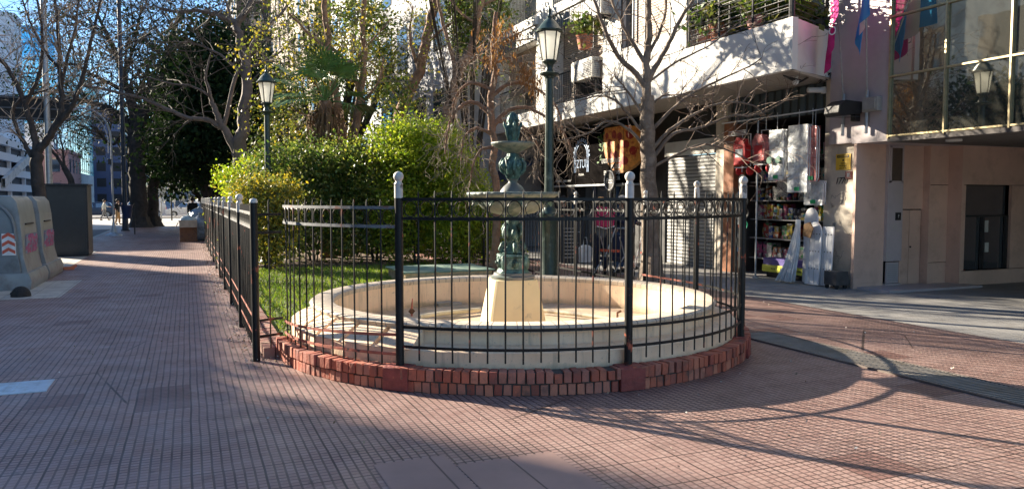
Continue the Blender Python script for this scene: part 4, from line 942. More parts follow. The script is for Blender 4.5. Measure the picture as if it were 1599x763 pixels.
# cars on the far side
M_tyre = mat('tyre', (.02,.02,.02), .8); M_rim2 = mat('alloy', (.4,.4,.42), .35, .7)
M_carglass = mirror_mat('car_glass', (.03,.035,.04), .06, .8)
def car(name, label, loc, rz, col, L=4.0, H=1.47, van=False):
    t = thing(name, label, 'van' if van else 'car', loc, rz, 'cars on the crossing street'); m = mat('car_paint_%d' % int(col[0]*997+col[2]*31), col, .25, .1, var=.03); W = .86
    if van: low = [(-L/2,.35),(-L/2,1.15),(-L/2+.1,1.2),(L/2-.9,1.2),(L/2-.05,.95),(L/2,.6),(L/2-.02,.3),(-L/2+.1,.25)]; top = [(-L/2+.05,1.15),(-L/2+.12,H),(L/2-1.5,H),(L/2-.75,1.15)]
    else: low = [(-L/2+.02,.32),(-L/2-.02,.6),(-L/2+.08,.88),(-L/2+.3,.95),(L/2-1.15,.93),(L/2-.3,.80),(L/2-.03,.62),(L/2,.34),(L/2-.1,.22),(-L/2+.1,.22)]; top = [(-L/2+.12,.92),(-L/2+.5,H-.06),(-L/2+.9,H),(L/2-1.9,H-.01),(L/2-1.55,H-.1),(L/2-.9,.90)]
    b = MB().prism(low, (0,-W,0), (1,0,0), (0,0,1), (0,2*W,0)).build('body', m, t, True, .05)
    zc = .92 if not van else 1.15; v = []; n = len(top)
    for s in (-1, 1):
        for a, z in top: v.append((a, s*(W-.02-(z-zc)*.25), z))
    c = MB().add(v, [tuple(range(n)), tuple(reversed(range(n, 2*n)))]+[(i,(i+1)%n,n+(i+1)%n,n+i) for i in range(n)]).build('cabin', m, t, True, .03)
    x0, x1 = (-L/2+.35, L/2-1.15) if not van else (L/2-1.9, L/2-1.0); mid = (x0+x1)/2
    for s in (-1, 1):
        for a, b2 in ((x0+.1, mid-.04), (mid+.04, x1)):
            q = [(a+.12, zc+.05), (a+.20, H-.12), (b2-.25 if b2 == x1 else b2, H-.12), (b2, zc+.05)]
            MB().add([(u, s*(W-.008-(z-zc)*.25), z) for u, z in q], [(0,1,2,3)]).build('side_window', M_carglass, t)
        for wx in (-L/2+.72, L/2-.78):
            wl = thing('wheel', None, None, (wx, s*(W-.09), .31)); wl.parent = t
            MB().tube([(0,-.10,0),(0,.10,0)], .31, 20).build('tyre', M_tyre, wl, 'a', .03); MB().tube([(0,s*.085,0),(0,s*.112,0)], .2, 14).build('rim', M_rim2, wl)
        MB().box(L/2-.28,L/2-.01,s*(W-.22)-.12,s*(W-.22)+.12,.62,.76).build('headlight', M_whitetape, t, bevel=.02)
        MB().box(-L/2-.03,-L/2+.12,s*(W-.15)-.1,s*(W-.15)+.1,.7,.9).build('tail_light', M_redtape, t, bevel=.02)
    return t
def carat(px, D): p = P(px, 330, D=D); return (p.x, p.y, -.145)
car('parked_car', 'white hatchback crossing beyond the shade at the end of the sidewalk', carat(293, 77), rad(180), (.78,.78,.78))
car('parked_car', 'dark blue car at the far left behind the black cabinet', carat(143, 74), rad(180), (.03,.05,.10), 4.2)
car('parked_van', 'white van half hidden behind the double tree trunk', carat(222, 78), rad(180), (.75,.75,.75), 4.4, 1.95, True)
car('parked_car', 'small blue car showing between the trunks and the round sign', carat(249, 96), rad(180), (.12,.22,.40), 4.0)

# ------------------------------------------------------------------ trees
def tree_thing(name, label, base, group=None): return thing(name, label, 'tree', base, 0, group)
def localise(o, base):
    o.location = -Vector(base)
def pts_px(seq, D0):
    return [P(s[0], s[1], D=(s[2] if len(s) > 2 else D0)) for s in seq]
def bare_tree(name, label, base, trunk, limbs, D, m_trunk, m_twig, seed, tw=dict(n=9, L=1.6, r=.02, depth=3), rt=(.2, .15), rl=(.11, .02), group=None, leaves=None, bark_n=12, trunk2=None, nobranch=False):
    rng = random.Random(seed); base = Vector(base); t = tree_thing(name, label, base, group)
    mb = MB(); q = [base+Vector((0,0,-.1))]+pts_px(trunk, D)
    limb(mb, q, rt[0], rt[1], bark_n, rng, rt[1]*.08)
    fl = MB().lathe([(rt[0]*1.7,-.05),(rt[0]*1.35,.08),(rt[0]*1.1,.3),(rt[0]*.96,.6)], base, 14, mod=lambda a, z: 1+.1*math.sin(5*a+seed))
    mb.add(fl.v, fl.f)
    tm = MB(); ends = []
    for l in limbs:
        pts, r0, r1 = l[0], l[1], l[2]; opt = dict(tw); opt.update(l[3] if len(l) > 3 else {})
        s = limb(mb, pts_px(pts, D), r0, r1, 9, rng, r0*.12)
        sprout(tm, s, opt['n'], opt['L'], opt['r'], opt['depth'], rng, opt.get('grav', 0), opt.get('up', .3), opt.get('start', .2), ends, opt.get('rmin', .004), opt.get('split', (2, 4)), opt.get('wig', .25))
    o = mb.build('trunk', m_trunk, t, 'a'); localise(o, base)
    o = tm.build('twigs', m_twig, t, 'a'); localise(o, base)
    if leaves:
        m, n, size, spread, k = leaves; rg = np.random.default_rng(seed); e = np.array([tuple(p) for p in ends]); e = e[rg.choice(len(e), min(len(e), n), replace=False)]
        pts = np.repeat(e, k, axis=0)+rg.normal(size=(len(e)*k, 3))*spread
        o = leaf_mesh('leaves', m, pts, size, t, seed, droop=.8); localise(o, base)
    return t, ends
# left bare street tree
bare_tree('bare_tree', 'bare forked street tree rising behind the waste containers', P(64,420,D=18.4).xy.to_3d(), [(61,310),(57,262),(58,236)], [
    ([(58,238),(50,200),(40,168),(24,128),(2,95),(-40,50)], .085, .035),
    ([(54,250),(38,225),(24,195),(20,172),(38,152),(75,140)], .06, .02),
    ([(60,236),(82,205),(93,180),(96,150),(93,110),(92,60),(86,0),(80,-40)], .095, .025, dict(n=14)),
    ([(84,202),(110,168),(128,125),(140,75),(152,25),(160,-20)], .07, .025, dict(n=13)),
    ([(94,150),(104,95),(118,40),(125,-20)], .045, .02, dict(n=10)),
    ([(38,165),(60,120),(66,60),(60,10),(50,-40)], .05, .02, dict(n=10)), ([(95,110),(70,80),(45,30),(30,-20)], .04, .015, dict(n=8))],
    18.4, M_barkd, M_twig, 11, dict(n=10, L=1.25, r=.016, depth=3, up=.5, rmin=.0028, split=(1,4)), (.15,.13))
# second small leaning bare tree beyond
bare_tree('small_bare_tree', 'thin leaning bare tree behind the black cabinet', P(118,330,D=34).xy.to_3d(), [(112,290),(100,262)], [([(100,262),(85,240),(62,210)], .09, .03), ([(100,262),(98,235),(92,200)], .07, .02)], 34, M_barkd, M_twigd, 12, dict(n=8, L=1.5, r=.02, depth=2, up=.5), (.15,.12))
# double-trunk dark trees at the crossing
bare_tree('spreading_tree', 'dark spreading tree with thick trunk at the end of the sidewalk', P(219,357,D=44.5).xy.to_3d(), [(216,300),(213,250),(210,215)], [
    ([(210,218),(195,190),(170,170),(140,160),(105,158),(70,170)], .27, .05, dict(n=16)), ([(210,218),(222,175),(260,150),(300,140),(340,150)], .36, .09, dict(n=16)),
    ([(212,215),(205,160),(190,110),(170,60),(150,20)], .32, .07, dict(n=16)), ([(212,215),(235,150),(260,100),(270,50),(285,10)], .30, .07, dict(n=16)),
    ([(200,195),(178,225),(160,215),(150,200)], .1, .04), ([(190,140),(150,120),(110,100),(70,110)], .13, .04, dict(n=12)), ([(215,175),(195,120),(210,70),(220,10)], .15, .04, dict(n=12)), ([(255,150),(290,120),(310,80),(330,50)], .13, .04, dict(n=12))],
    44.5, M_barkd, M_twigd, 13, dict(n=12, L=3.0, r=.05, depth=3, up=.25, rmin=.010), (.5,.42), group='dark trees at the crossing', leaves=(M_lf_dark, 3600, .17, .35, 3))
bare_tree('spreading_tree', 'slimmer dark leaning trunk just right of the thick one', P(240,354,D=46).xy.to_3d(), [(238,310),(240,285),(252,258)], [([(250,260),(275,225),(300,190),(330,170)], .22, .06), ([(245,270),(262,220),(275,170),(300,110)], .2, .05)], 46, M_barkd, M_twigd, 14, dict(n=12, L=2.6, r=.05, depth=2, rmin=.012), (.36,.3), group='dark trees at the crossing', leaves=(M_lf_dark, 800, .22, .4, 3))
# smooth-barked garden tree
bare_tree('garden_tree', 'smooth grey forked tree with long low limb behind the white lantern', P(374,300,D=27).xy.to_3d(), [(376,260),(374,238)], [
    ([(374,240),(380,190),(385,140),(384,100),(376,65),(368,35)], .24, .12, dict(n=8)), ([(372,240),(352,205),(338,175),(328,150),(322,120),(330,80)], .17, .02),
    ([(345,200),(325,188),(290,183),(255,168),(215,152),(165,140),(130,133)], .10, .04, dict(n=18)), ([(350,195),(372,110),(400,102),(432,85),(460,60)], .08, .03, dict(n=10)),
    ([(368,36),(350,28),(335,22),(310,17),(272,18),(240,10)], .11, .04, dict(n=16)), ([(368,36),(382,22),(392,0),(396,-30)], .13, .08), ([(362,34),(355,10),(345,-15)], .06, .03),
    ([(328,150),(300,135),(265,130),(230,120)], .05, .02, dict(n=10)), ([(384,100),(400,60),(440,20),(470,-20)], .09, .03, dict(n=12)), ([(383,120),(350,90),(310,70),(270,65)], .06, .02, dict(n=12))],
    27, mat('smooth_grey_bark', (.16,.13,.115), .85, var=.2, scale=5, bump=.01), M_twigd, 15, dict(n=7, L=1.8, r=.022, depth=3, up=.1, rmin=.005, split=(1,3)), (.30,.27))
# evergreens massed behind
def evergreen(name, label, base, blobs, n, size, seed, m, trunk=True, group=None, clump=.35, per=14, h=None, cat='tree'):
    base = Vector(base); t = thing(name, label, cat, base, 0, group)
    bl = [tuple(Vector(b[:3])-base)+tuple(b[3:]) for b in blobs]
    leaf_mesh('crown' if cat == 'tree' else 'foliage', m, blob_points(bl, n, seed, clump, per), size, t, seed)
    mb = MB(); rng = random.Random(seed); top = max(b[2] for b in bl)
    r = (.05 if name == 'drooping_conifer' else .22) if cat == 'tree' else .03
    for b in bl[:9]:
        k = Vector((b[0], b[1], 0))*.15; limb(mb, [k, k*2+Vector((0,0,b[2]*.4)), Vector(b[:3])], r*.8, r*.2, 7, rng, r*.2)
        for _ in range(5): q = Vector(b[:3])+Vector((rng.gauss(0,b[3]*.4), rng.gauss(0,b[4]*.4), rng.gauss(0,b[5]*.4))); mb.tube([Vector((k.x*2,k.y*2,b[2]*.45)), Vector(b[:3])*.6+q*.4*1, q], [r*.35,r*.2,r*.08], 5)
    mb.build('trunk' if cat == 'tree' else 'stems', M_barkd, t, 'a'); return t
def eb(px, py, D, rx, ry, rz): p = P(px, py, D=D); return (p.x, p.y, p.z, rx, ry, rz)
evergreen('evergreen_tree', 'dense dark evergreen tree behind the left lamp post', P(330,330,D=38).xy.to_3d(), [eb(330,110,38,2.2,2.5,2.2),eb(300,170,38,2.0,2.5,1.7),eb(370,160,38,2.4,2.5,2.2),eb(340,220,38,2.8,2.5,1.8),eb(400,220,37,2.2,2.4,2.2),eb(295,240,38,1.8,2,1.3),eb(345,75,38,1.6,2,1.4),eb(410,150,38,1.5,2,1.5)], 30000, .24, 21, M_lf_dark, clump=.4, group='evergreen trees')
evergreen('evergreen_tree', 'dark evergreen tree hanging low over the sidewalk right of the double trunk', P(338,330,D=47).xy.to_3d(), [eb(270,215,47,2.2,2.5,1.8),eb(250,180,47,2.0,2.2,1.4),eb(290,255,47,2.4,2.5,1.6),eb(255,250,47,1.6,2,1.4),eb(290,110,47,1.9,2,1.4),eb(258,140,47,1.5,2,1.0),eb(232,215,46,1.1,1.6,.9),eb(320,275,46,1.6,2,1.0)], 16000, .26, 22, M_lf_dark, clump=.45, group='evergreen trees')
evergreen('street_trees', 'light green trees farther down the garden strip', P(345,320,D=60).xy.to_3d(), [eb(335,275,58,2.4,2.5,1.6),eb(365,262,58,2.5,2.5,2.0),eb(400,240,60,3,3,3)], 6000, .28, 23, M_lf_mid, clump=.5, group=None)
evergreen('median_tree', 'dark leafy tree on the avenue median, left of the picture, mirrored in the glass bay', (-12.5, 24, -.15), [(-12.5,21.5,5.2,2.6,2.4,2.0),(-12.5,25.5,5.3,2.8,2.6,2.0),(-12.5,23.5,4.2,2.4,2.6,1.6),(-12.8,29,5.0,2.5,2.4,2.0),(-12.5,18,5,2.4,2.2,2.1)], 16000, .24, 27, M_lf_dark, clump=.45)
evergreen('leafy_tree', 'dense mixed green tree filling the gap behind the palm', P(520,330,D=30).xy.to_3d(), [eb(470,150,30,1.6,1.6,1.8),eb(520,90,30,1.6,1.6,1.6),eb(570,160,30,1.5,1.5,2.0),eb(610,100,31,1.0,1.2,1.4),eb(480,40,30,1.4,1.5,1.0),eb(450,210,29,1.4,1.5,1.4),eb(560,30,31,1.2,1.3,.9)], 8000, .15, 24, M_lf_olive, clump=.35)
# shrubs
def shrub(label, px0, px1, D, top, n, size, m, seed, base_py=400, depth=1.2, clump=.14, low=.35, name='shrub'):
    rng = random.Random(seed); bl = []; cx = (px0+px1)/2; base = P(cx, 330, D=D).xy.to_3d()
    k = max(3, int((px1-px0)/30))
    for i in range(k):
        px = px0+(px1-px0)*(i+.5)/k; tpy = top(px); zt = P(px, tpy, D=D).z; wd = (px1-px0)/k/FPX*D
        z = low
        while z < zt-.1:
            r = min(.62, (zt-z)*.62+.1); bl.append((*(P(px+rng.uniform(-8,8), 330, D=D+rng.uniform(-depth,depth)*.5).xy), z+r*.8 if z+r*1.6 < zt else zt-r*.8, wd*.75+.2, depth*.7, r)); z += r*1.15
    return evergreen(name, label, base, bl, n, size, seed, m, cat='shrub', clump=clump, per=12, group='garden shrubs')
shrub('dark glossy shrub with big leaves left of centre in the garden', 425, 560, 19.5, lambda x: 240-16*math.sin((x-430)/40), 21000, .095, M_lf_mid, 31)
shrub('glossy green shrub in the middle of the hedge, below the palm skirt', 535, 640, 19.3, lambda x: 232+12*math.sin(x/15), 20000, .085, M_lf_bush, 32)
shrub('bright lime-green feathery shrub right of centre, tallest of the hedge', 600, 705, 18.6, lambda x: 196+.0026*(x-655)**2, 30000, .075, M_lf_lime, 33, clump=.12)
shrub('darker right end of the lime shrub sloping down to the fountain', 690, 765, 18.2, lambda x: 222+(x-690)*1.15, 20000, .075, M_lf_lime, 34, clump=.12)
shrub('yellow-green shrub beside the left lamp post', 385, 448, 16.8, lambda x: 286-10*math.sin(x/14), 11000, .075, M_lf_yel, 35, depth=.6, clump=.11)
shrub('light green low shrub at the far left end of the hedge', 360, 412, 26, lambda x: 268-(x-360)*.25, 12000, .11, M_lf_lime, 36, name='shrub')
# palm with its dead skirt
def palm():
    c = P(508, 158, D=20.6); base = Vector((c.x, c.y, .04)); t = thing('fan_palm', 'fan palm with shaggy brown skirt of dead fronds behind the hedge', 'palm', base); rng = random.Random(6)
    h = c.z-.04; MB().tube([(0,0,0),(.05,0,h*.5),(0,0,h)], [.22,.2,.16], 12).build('trunk', M_barkr, t, 'a')
    M_palm = mat('palm_leaf', (.10,.20,.06), .4, var=.3, scale=3); M_dead = mat('dead_palm_leaf', (.20,.115,.06), .9, var=.35, scale=8)
    for i in range(26):
        az = i*2.4; el = rad(rng.uniform(-15, 70)); d = Vector((math.cos(az)*math.cos(el), math.sin(az)*math.cos(el), math.sin(el)))
        p0 = Vector((0,0,h)); p1 = p0+d*rng.uniform(.6,1.0)+Vector((0,0,.05)); mb = MB().tube([p0, (p0+p1)/2+Vector((0,0,.04)), p1], .012, 5)
        s = d.cross(VUP).normalized(); u = s.cross(d)
        for k in range(17):
            a = rad(-80+k*10); e = (d*math.cos(a)+s*math.sin(a)).normalized(); L = rng.uniform(.7,.9); tip = p1+e*L-VUP*.14*(1+abs(math.sin(a))*.5); w2 = e.cross(u).normalized()*.022
            mb.add([p1, p1+e*L*.5+w2+u*.02, tip, p1+e*L*.5-w2], [(0,1,2,3)])
        mb.build('frond', M_palm, t)
    mb = MB()
    for i in range(420):
        az = rng.uniform(0, 6.28); z0 = h-rng.uniform(.0,.9); r = rng.uniform(.15,.5); p = Vector((math.cos(az)*.15, math.sin(az)*.15, z0)); q = Vector((math.cos(az)*r, math.sin(az)*r, z0-rng.uniform(.1,.3))); e = q+Vector((rng.gauss(0,.06), rng.gauss(0,.06), -rng.uniform(.4,.8))); w2 = Vector((-math.sin(az), math.cos(az), 0))*rng.uniform(.012,.03)
        mb.add([p, q+w2, e, q-w2], [(0,1,2,3)])
    mb.build('dead_fronds', M_dead, t); return t
palm()
# multi-stem and leaning trees rising from the hedge
bare_tree('leaning_tree', 'leafy multi-stemmed tree with yellowing leaves above the palm', P(535,330,D=21.2).xy.to_3d(), [(540,300),(542,250)], [
    ([(542,252),(532,190),(520,120),(512,60),(505,0),(500,-40)], .13, .06), ([(545,250),(556,200),(562,150),(568,100),(566,40),(570,-30)], .14, .06), ([(560,140),(548,105),(525,80),(490,60),(450,20)], .07, .03, dict(n=12)),
    ([(522,120),(548,100),(575,70),(610,30)], .05, .02), ([(538,220),(515,190),(480,180),(455,170)], .035, .012, dict(n=12)), ([(530,180),(500,140),(470,110),(445,100)], .04, .012, dict(n=12)), ([(566,160),(590,130),(600,90)], .05, .02), ([(505,0),(480,-30),(450,-60)], .04, .02)],
    21.2, M_barkr, M_twig, 41, dict(n=8, L=1.1, r=.015, depth=3, grav=-.05, up=.1, rmin=.004, split=(1,3)), (.17,.14), group='brown-barked trees of the garden', leaves=(M_lf_yel, 700, .085, .13, 8))
bare_tree('leaning_tree', 'brown leaning trunk directly above the lime shrub', P(604,330,D=23).xy.to_3d(), [(610,270),(616,215)], [([(616,217),(628,170),(652,118),(664,70),(676,20),(684,-12)], .195, .12, dict(n=9)), ([(655,112),(640,60),(645,10)], .06, .02), ([(664,70),(700,40),(745,30),(790,45)], .05, .015, dict(n=12)), ([(630,165),(600,120),(590,70),(600,20)], .04, .015, dict(n=10))],
    23, M_barkr, M_twig, 42, dict(n=4, L=1.0, r=.012, depth=2, up=.2, rmin=.0035, split=(1,3)), (.23,.205), group='brown-barked trees of the garden')
bare_tree('leaning_tree', 'brown trunk curving to the right behind the lime shrub, forked above', P(672,330,D=22.3).xy.to_3d(), [(672,250),(680,215)], [([(676,225),(698,180),(710,140),(715,112)], .195, .15, dict(n=4)), ([(714,116),(704,80),(694,45),(684,0),(682,-12)], .07, .04), ([(714,114),(735,80),(744,40),(752,0),(754,-15)], .14, .09), ([(735,85),(780,70),(830,60)], .04, .015, dict(n=10)), ([(744,40),(715,15),(690,-20)], .05, .02), ([(750,10),(790,-10),(820,-30)], .05, .02)],
    22.3, M_barkr, M_twig, 43, dict(n=4, L=1.0, r=.012, depth=2, up=.1, rmin=.0035, split=(1,3)), (.23,.2), group='brown-barked trees of the garden', leaves=(M_lf_mid, 150, .07, .10, 5))
# weeping dry bush/tree behind the fountain
bare_tree('weeping_tree', 'tangled dry weeping tree with hanging orange pods behind the fountain', P(772,330,D=15.2).xy.to_3d(), [(776,300),(768,260),(773,230),(767,200)], [
    ([(768,205),(766,160),(772,110),(770,60),(775,20)], .08, .04), ([(768,200),(790,175),(820,168),(855,185),(885,215),(895,250)], .05, .015, dict(n=22)), ([(768,180),(740,160),(715,170),(700,200),(695,240)], .05, .015, dict(n=22)),
    ([(768,150),(800,130),(840,140),(870,170),(880,210)], .045, .012, dict(n=20)), ([(768,140),(735,130),(712,150),(705,190)], .04, .012, dict(n=18)), ([(768,210),(745,200),(725,215),(720,250)], .04, .012, dict(n=16)), ([(768,190),(800,190),(830,210),(845,240)], .045, .012, dict(n=18)), ([(770,110),(745,90),(730,100)], .03, .01), ([(770,100),(800,90),(825,110)], .03, .01, dict(n=12)), ([(768,230),(750,235),(738,260),(735,285)], .035, .012, dict(n=14))],
    15.2, M_barkr, M_twig, 44, dict(n=17, L=.7, r=.009, depth=2, grav=-.16, up=-.05, rmin=.003, wig=.6, split=(1,3)), (.085,.06))
t = thing('hanging_pods', 'clusters of dry orange seed pods hanging in the twigs left of the lantern', 'seed pods', P(780,100,D=15.0)); rg = np.random.default_rng(9)
pts = [];
for (px, py, n) in ((782,45,50),(798,50,60),(775,70,60),(810,62,30),(818,108,90),(826,118,70),(832,135,60),(762,95,50),(775,92,40),(838,128,40),(752,60,30),(800,95,30)):
    c = np.array(P(px, py, D=14.9)); o = leaf_mesh('pod_cluster', M_lf_dry, c+rg.normal(size=(n, 3))*np.array([.06,.09,.12]), .10, t, n+px, elong=4, droop=3); o.location = -Vector(t.location)
# hanging cypress-like green at the top; unseen clumps above added to dapple the parapet
evergreen('drooping_conifer', 'soft green drooping conifer foliage at the top centre, with unseen clumps above added to shade the parapet', P(735,330,D=23).xy.to_3d(), [eb(722,40,23,.45,.5,.9),eb(770,20,23,.6,.5,.5),eb(735,100,23,.25,.3,.5),eb(760,60,23,.3,.3,.5),eb(715,10,23,.4,.4,.5),eb(700,-48,17.3,.45,.5,.25),eb(745,-35,17.6,.55,.5,.2),eb(660,-60,17.4,.4,.4,.25),eb(790,-50,17,.4,.4,.25),eb(620,150,22,.5,.4,.6),eb(590,60,22,.4,.4,.8),eb(565,20,22,.8,.4,.4)], 7500, .11, 51, M_lf_mid, clump=.12)
# the plane tree in the passage
bare_tree('bare_plane_tree', 'pale bare plane tree standing in the passage before the pizzeria', P(1018,452,D=13.9).xy.to_3d(), [(1016,380),(1014,300),(1012,220),(1010,150)], [
    ([(1010,152),(1010,100),(1013,50),(1012,0),(1016,-50)], .085, .04), ([(1010,140),(990,112),(968,92),(952,62),(938,30),(925,-10)], .06, .025, dict(n=14)), ([(1008,100),(985,62),(968,30),(950,-10)], .045, .02, dict(n=10)),
    ([(1012,125),(1030,95),(1048,60),(1062,30),(1090,-10)], .055, .025, dict(n=10)), ([(1010,90),(1030,50),(1040,10),(1035,-30)], .035, .018), ([(1013,215),(990,190),(965,160),(940,150),(900,158)], .035, .010, dict(n=8)),
    ([(1016,205),(1045,175),(1075,150),(1130,122),(1180,98),(1225,55)], .038, .008, dict(n=13, L=.6)), ([(1017,235),(1045,205),(1085,178),(1130,160),(1175,165),(1195,180)], .04, .01, dict(n=12, L=.6)), ([(1017,250),(1050,210),(1090,200),(1140,182),(1185,178),(1240,150)], .04, .01, dict(n=12, L=.6)),
    ([(1014,240),(985,205),(950,190),(915,210),(870,220)], .035, .009, dict(n=10)), ([(1012,170),(1035,150),(1060,148),(1090,140)], .025, .008), ([(1011,190),(985,150),(970,130),(960,120)], .03, .01), ([(1010,130),(1060,95),(1110,70),(1160,30)], .025, .008, dict(n=10)), ([(1017,262),(1060,240),(1100,225),(1150,240),(1175,255)], .028, .008)],
    13.9, M_barkp, mat('pale_twig', (.21,.155,.12), .85, var=.25, scale=12), 45, dict(n=8, L=.75, r=.012, depth=2, up=.15, rmin=.0035, split=(1,3)), (.185,.12))

# ------------------------------------------------------------------ signs, flags, goods on the shop fronts
def pizza_sign():
    x0, y0, z0, z1 = 10.45, 17.45, 2.02, 3.52
    t = thing('pizzeria_sign', 'black corner sign with a big pizza and white lettering over the pizzeria', 'shop sign', (0,0,0))
    MB().box(x0,11.08,y0,21.9,z0,z1).build('sign_box', mat('sign_black', (.010,.009,.009), 1.0, var=.3, spec=0.0), t)
    MB().box(x0-.03,11.0,y0-.03,22.0,z0-.05,z0-.003).build('metal_trim', M_galv, t)
    cheese = mat('melted_cheese', (.80,.33,.07), .5, var=.3, scale=9, dirt=(.55,.12,.03), dscale=7, dlo=.52, dhi=.6); pep = mat('pepperoni', (.38,.03,.02), .5, var=.3, scale=12, dirt=(.6,.15,.05), dscale=14, dlo=.55, dhi=.65); crust = mat('crust', (.55,.25,.08), .7, var=.3, scale=12)
    R = .92; zc = 3.18; yc = y0+.14
    def disc(mb, m, r, yo, zo, off, n=40):
        # portion on the street face (x = x0), y >= y0, and the rest folded onto the end face (y = y0)
        a = []; b = []
        for i in range(n):
            q = 2*math.pi*i/n; u = yc+yo+r*math.cos(q); z = min(zc+zo+r*.98*math.sin(q), z1-.015-.02*off); a.append((max(u, y0+.001), z)); b.append((min(max(y0-u, .001), .60), z))
        if any(p[0] > y0+.01 for p in a):
            lo = [p for p in a]
            mb.add([(x0-off, p[0], p[1]) for p in lo], [tuple(range(n))])
        if any(p[0] > .01 for p in b): mb.add([(x0+p[0], y0-off, p[1]) for p in b], [tuple(range(n))])
    for nm, m, rr, off in (('crust', crust, R, .004), ('pizza', cheese, R*.93, .007)):
        mb = MB(); disc(mb, m, rr, 0, 0, off); mb.build(nm, m, t)
    mb = MB(); rng = random.Random(3)
    for (a, b, r) in ((.34,.12,.12),(.05,.05,.12),(.58,-.08,.11),(.25,-.42,.12),(-.32,.10,.13),(-.42,-.32,.12),(-.16,-.58,.12),(.10,-.20,.07),(-.2,-.16,.11),(.52,-.42,.10),(.05,-.66,.10),(.72,.12,.08)): disc(mb, pep, r, a, b, .010, 14)
    mb.build('pepperoni', pep, t)
    W = mat('sign_white', (.75,.75,.73), .5); Bl = mat('sign_pale_blue', (.30,.42,.62), .5)
    def word(s, size, y, z, m=W, sx=.85, al='RIGHT'): return text('lettering', s, size, (x0-.012, y, z), WX, WY, m, t, .004, sx, al)
    word('EXITANDARÁS', .17, y0+.16, 2.62); word('PIZZAS', .17, y0+.16, 2.46); word('EMPANADAS', .17, y0+.16, 2.30); word('TARTA', .15, y0+.16, 2.15)
    # arch emblem
    mb = MB(); yc2, zc2 = 19.75, 2.72
    for rr, th in ((.42,.02),(.34,.014)):
        pts = [(x0-.01, yc2+rr, zc2-.35)]+[(x0-.01, yc2+rr*math.cos(rad(a)), zc2+.12+rr*math.sin(rad(a))) for a in range(0, 181, 12)]+[(x0-.01, yc2-rr, zc2-.35)]
        mb.tube(pts, th, 4)
    for a in range(0, 181, 15): mb.box(x0-.016,x0-.004,yc2+.47*math.cos(rad(a))-.03,yc2+.47*math.cos(rad(a))+.03,zc2+.12+.47*math.sin(rad(a))-.03,zc2+.12+.47*math.sin(rad(a))+.03)
    mb.build('arch_emblem', Bl, t)
    text('emblem_word', 'SZTUN', .34, (x0-.014, yc2, zc2-.12), WX, WY, Bl, t, .004, .8); text('emblem_word', 'PIZZERIA', .08, (x0-.014, yc2, zc2-.42), WX, WY, W, t, .003)
    text('small_print', 'DELIVERY  -  TAKE AWAY', .09, (x0-.014, 20.9, 2.14), WX, WY, W, t, .003)
    mb = MB(); p = Vector((x0-.006, 18.6, 3.05))
    for k in range(26):
        r = random.Random(k); q = p+Vector((-.002, r.uniform(-.12,.12), r.uniform(-.45,.3))); d = Vector((0, r.uniform(-1,1), r.uniform(-.2,1))).normalized(); s = Vector((0,-d.z,d.y))*.03
        mb.add([q, q+d*.08+s, q+d*.16, q+d*.08-s], [(0,1,2,3)])
    mb.build('basil', mat('basil_green', (.08,.18,.04), .6), t)
pizza_sign()
t = thing('round_sign', 'small round black and white sign hanging under the pizzeria sign corner', 'shop sign', (0,0,0))
c = Vector((10.32, 17.9, 2.10)); MB().tube([c+Vector((.02,0,0)), c+Vector((-.03,0,0))], .28, 28).build('disc', M_black, t)
MB().tube([c+Vector((-.034,math.cos(rad(a))*.25,math.sin(rad(a))*.25)) for a in range(0, 361, 15)], .012, 4).build('ring', M_whitetape, t); text('lettering', 'Pizza', .2, c+Vector((-.036,0,-.02)), WX, WY, M_whitetape, t, .003, .9, shear=.3)
MB().tube([c+Vector((.02,0,.25)), c+Vector((.14,-.05,.5))], .015, 6).build('bracket', M_black, t)
# yellow notice on the pier
t = thing('yellow_sign', 'small yellow notice with black heading screwed to the pier', 'notice', (0,0,0)); x = 10.99
MB().box(x-.006,x,10.50,10.84,2.13,2.42).build('plate', mat('sign_yellow', (.72,.47,.04), .5, var=.05), t); MB().box(x-.009,x-.0065,10.53,10.81,2.35,2.40).build('black_band', M_black, t)
text('lettering', 'ATENCIÓN', .045, (x-.0115,10.67,2.375), WX, WY, bpy.data.materials['sign_yellow'], t, .001); 
for k, s_ in enumerate(('ZONA', 'VIGILADA', 'LAS 24 HS')): text('lettering', s_, .04, (x-.0085,10.67,2.25-.045*k), WX, WY, M_black, t, .001)
MB().sphere((x-.006,10.67,2.305), .02, 8, 6, (.3,1.3,.8)).build('camera_symbol', M_black, t)
t = thing('red_plaque', 'small dark red intercom plaque below the yellow notice', 'plaque', (0,0,0)); MB().box(x-.02,x,10.46,10.60,1.97,2.10).build('plate', mat('dark_red', (.14,.03,.03), .5), t); MB().box(x-.024,x-.0205,10.5,10.56,2.0,2.07).build('panel', M_grey2, t)
# floodlight on the wall
t = thing('floodlight', 'big black wedge-shaped floodlight bracketed to the wall beside the flag poles', 'floodlight', (10.9, 10.28, 3.18))
MB().prism([(-.62,-.10),(-.56,-.16),(-.10,-.10),(0,.03),(-.02,.10),(-.45,.12),(-.60,.02)], (0,-.17,0), (1,0,0), (0,0,1), (0,.34,0)).build('housing', M_black, t, bevel=.015)
MB().box(-.12,0,-.05,.05,-.22,-.02).build('bracket', M_black, t); MB().box(-.54,-.12,-.15,.15,-.158,-.15).build('glass', M_win, t)
